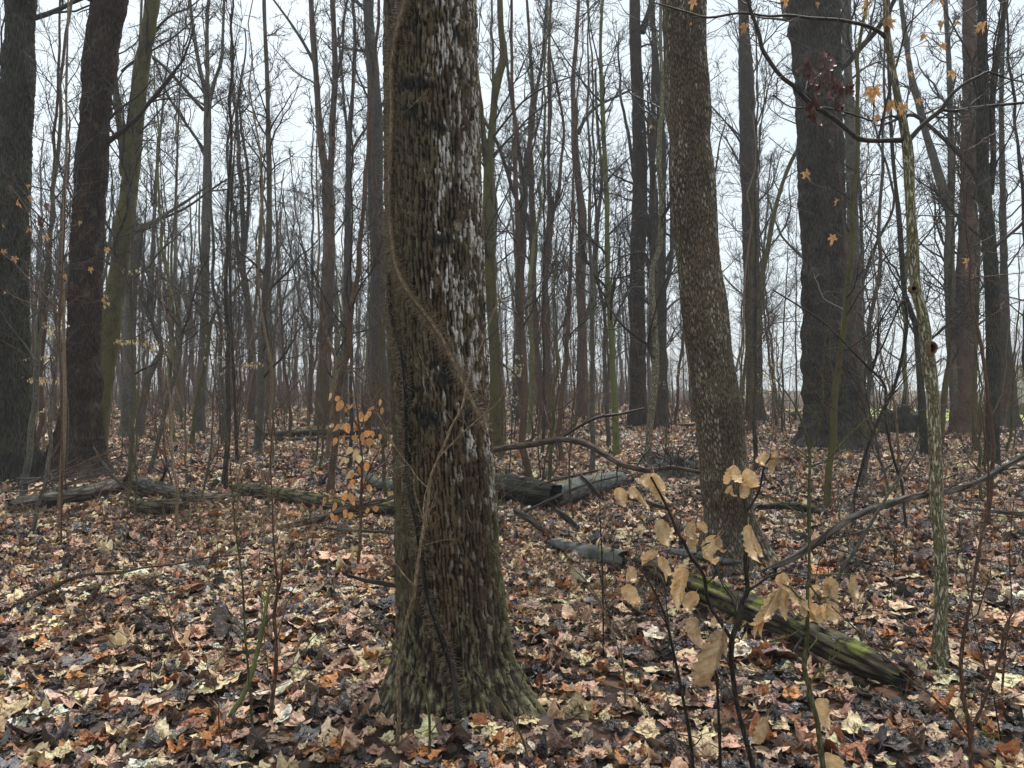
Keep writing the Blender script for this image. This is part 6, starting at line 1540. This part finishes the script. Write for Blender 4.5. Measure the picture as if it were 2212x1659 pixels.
# low bare seedlings in the foreground leaves
def seedlings():
    g = np.random.default_rng(61)
    kinds = []
    for k in range(6):
        h = g.uniform(0.25, 0.75)
        P, R = grow(np.zeros((1, 3)), np.array([[g.normal(0, .15), g.normal(0, .15), 1.0]]), np.array([h]), np.array([0.0026]), 10, 0.14, 0.05, 0.4, g)
        P[:, 0, 2] -= 0.03
        P2, R2 = spawn(P, R, 5, 0.2, 0.95, 0.5, 1.1, 0.5, 0.7, 6, 0.18, 0.05, 0.5, g, 0.0011, 0.3)
        kinds.append(tube_mesh("stem", [tubes(P, R, 5), tubes(P2, R2, 4)], [M['twig_brown'], M['twig_dark'], M['twig_tan']][k % 3]))
    pts = poisson(90, 3.0, 8.0, 0.22, 66, wmul=0.70)
    made = []
    for (x, y) in pts:
        if abs(x - CP[0, 0]) < 0.45 and abs(y - CP[0, 1]) < 0.5: continue
        o = obj("bare_seedling", kinds[int(g.integers(0, 6))], None, (x, y, float(gh(x, y))))
        o.rotation_euler = (0, 0, g.uniform(0, 6.28)); s = g.uniform(0.7, 1.5); o.scale = (s, s, s)
        tag(o, "seedling", "seedling", "bare seedlings in the foreground litter")
        made.append((o, "thin leafless seedling in the leaves,", x, y))
    own_labels(made)
seedlings()

# far woods and thicket: one mass each
def far():
    g = np.random.default_rng(71)
    vs = []
    for k in range(7):
        gg = np.random.default_rng(1300 + k)
        P, R = trunk_of(gg.uniform(13, 19), gg.uniform(0.07, 0.15), gg, 0.04, 0.24, 24, 0.2)
        cp = crown(P, R, 14, 0.35, gg, 5, 4, 0, lf1=0.22, ang=(0.4, 1.0), rmin=0.010, L1max=3.6, up=0.1)
        tm = tube_mesh("trunk", [tubes(P, R, 7)], M[['dark', 'grey', 'redknob'][k % 3]]); cm = tube_mesh("crown", cp, M['branch'])
        vs.append(merge_meshes("far_tree", tm, cm))
    pts = np.array(poisson(330, 52, 125, 1.4, 72, wmul=0.85))
    n = len(pts)
    pts3 = np.column_stack([pts, np.zeros(n)])
    rot = np.column_stack([np.zeros((n, 2)), g.uniform(0, 6.28, n)])
    s = g.uniform(0.75, 1.15, n)
    o = scatter("far_woods", pts3, rot, np.column_stack([s, s, s]), g.integers(0, 7, n), vs)
    tag(o, "distant mass of bare trees fading into grey haze", kind="stuff")
    vs = []
    for k in range(6):
        tm, cm = BG['whip'][k]; vs.append(merge_meshes("thicket_stem", tm, cm))
    pts = np.array(poisson(1300, 24, 75, 0.3, 73, wmul=0.8)); n = len(pts)
    pts3 = np.column_stack([pts, np.zeros(n)])
    rot = np.column_stack([np.zeros((n, 2)), g.uniform(0, 6.28, n)])
    s = g.uniform(0.45, 1.0, n)
    o = scatter("brushwood_thicket", pts3, rot, np.column_stack([s * 1.3, s * 1.3, s]), g.integers(0, 6, n), vs)
    tag(o, "dense brown thicket of bare stems beyond the clearing", kind="stuff")

def merge_meshes(name, *ms):
    Vs, Qs, Bs, mi, n = [], [], [], [], 0
    mats = []
    for k, me in enumerate(ms):
        v = np.empty(len(me.vertices) * 3, np.float32); me.vertices.foreach_get("co", v)
        q = np.empty(len(me.loops), np.int32); me.loops.foreach_get("vertex_index", q)
        b = np.empty(len(me.vertices) * 3, np.float32); me.attributes["bk"].data.foreach_get("vector", b)
        Vs.append(v.reshape(-1, 3)); Qs.append(q.reshape(-1, 4) + n); Bs.append(b.reshape(-1, 3)); n += len(v) // 3
        mi.append(np.full(len(q) // 4, k, np.int32)); mats.append(me.materials[0])
    me = np_mesh(name, np.vstack(Vs), np.vstack(Qs), attrs={"bk": ("FLOAT_VECTOR", np.vstack(Bs))}, mats=mats)
    me.polygons.foreach_set("material_index", np.concatenate(mi))
    return me
far()

# ------------------------------------------------------------------ house behind the wood, far right
def box(x0, x1, y0, y1, z0, z1):
    V = np.array([[x, y, z] for x in (x0, x1) for y in (y0, y1) for z in (z0, z1)], float)
    Q = np.array([[0, 1, 3, 2], [4, 6, 7, 5], [0, 4, 5, 1], [2, 3, 7, 6], [0, 2, 6, 4], [1, 5, 7, 3]])
    return V, Q
def box_mesh(name, boxes, mat):
    Vs, Qs, n = [], [], 0
    for b in boxes:
        V, Q = box(*b); Vs.append(V); Qs.append(Q + n); n += 8
    return np_mesh(name, np.vstack(Vs), np.vstack(Qs), smooth_shade=False, mats=[mat])
def house():
    root = bpy.data.objects.new("house", None); C.objects.link(root); root.location = (30.3, 44.0, 0); root.rotation_euler = (0, 0, math.radians(-34))
    tag(root, "pale house with a wooden deck seen between the trunks at the far right", "house")
    wall = plain('cream_siding', (0.62, 0.60, 0.55), 0.8, 0.05); roofm = plain('grey_shingles', (0.30, 0.31, 0.33), 0.8, 0.15)
    glass = plain('dark_window', (0.10, 0.13, 0.15), 0.15, 0.1); white = plain('white_trim', (0.75, 0.75, 0.73), 0.6, 0.03); deckm = plain('grey_deck_wood', (0.28, 0.22, 0.18), 0.8, 0.2)
    obj("wall", box_mesh("wall", [(-1.2, 14, 0, 9, 0, 2.9)], wall), root)
    V = np.array([[-1.7, -0.6, 2.85], [14.5, -0.6, 2.85], [14.5, 9.6, 2.85], [-1.7, 9.6, 2.85], [-1.7, 4.5, 5.2], [14.5, 4.5, 5.2]])
    me = bpy.data.meshes.new("roof"); me.from_pydata([tuple(v) for v in V], [], [(0, 1, 5, 4), (3, 4, 5, 2), (0, 4, 3), (1, 2, 5), (0, 3, 2, 1)]); me.materials.append(roofm)
    obj("roof", me, root)
    for x in (0.2, 2.6, 5.5):
        w = obj("window", box_mesh("window", [(x, x + 1.1, -0.05, 0.0, 1.1, 2.3)], glass), root)
        obj("frame", box_mesh("frame", [(x - 0.08, x, -0.08, 0.0, 1.02, 2.38), (x + 1.1, x + 1.18, -0.08, 0, 1.02, 2.38), (x, x + 1.1, -0.08, 0, 2.3, 2.38), (x, x + 1.1, -0.08, 0, 1.02, 1.1)], white), w)
    d = obj("deck", box_mesh("deck", [(-0.6, 8, -3.6, -0.01, 0.50, 0.62), (-0.5, -0.35, -3.5, -3.35, 0, 0.5), (3.5, 3.65, -3.5, -3.35, 0, 0.5)], deckm), root)
    obj("railing", box_mesh("railing", [(-0.6, 8, -3.6, -3.54, 1.4, 1.48)] + [(x, x + 0.05, -3.58, -3.54, 0.62, 1.4) for x in np.arange(-0.6, 8, 0.18)], deckm), d)
house()

# ------------------------------------------------------------------ haze
hz = bpy.data.meshes.new("haze")
V, Q = box(-180, 180, -62, 230, -1.2, 26)
hz.from_pydata([tuple(v) for v in V], [], [tuple(q) for q in Q])
m = bpy.data.materials.new("haze_air"); m.use_nodes = True
m.node_tree.nodes.clear()
o_ = m.node_tree.nodes.new("ShaderNodeOutputMaterial"); pv = m.node_tree.nodes.new("ShaderNodeVolumePrincipled")
pv.inputs["Color"].default_value = (0.92, 0.96, 1.0, 1); pv.inputs["Density"].default_value = 0.0014
m.node_tree.links.new(pv.outputs[0], o_.inputs["Volume"])
hz.materials.append(m)
tag(obj("haze", hz), "thin pale haze in the wood", kind="stuff")
tri = sum(len(o.data.polygons) * 2 for o in {o.data.name: o for o in bpy.data.objects if o.type == 'MESH'}.values())
print("TRIS", tri, "OBJS", len(bpy.data.objects))
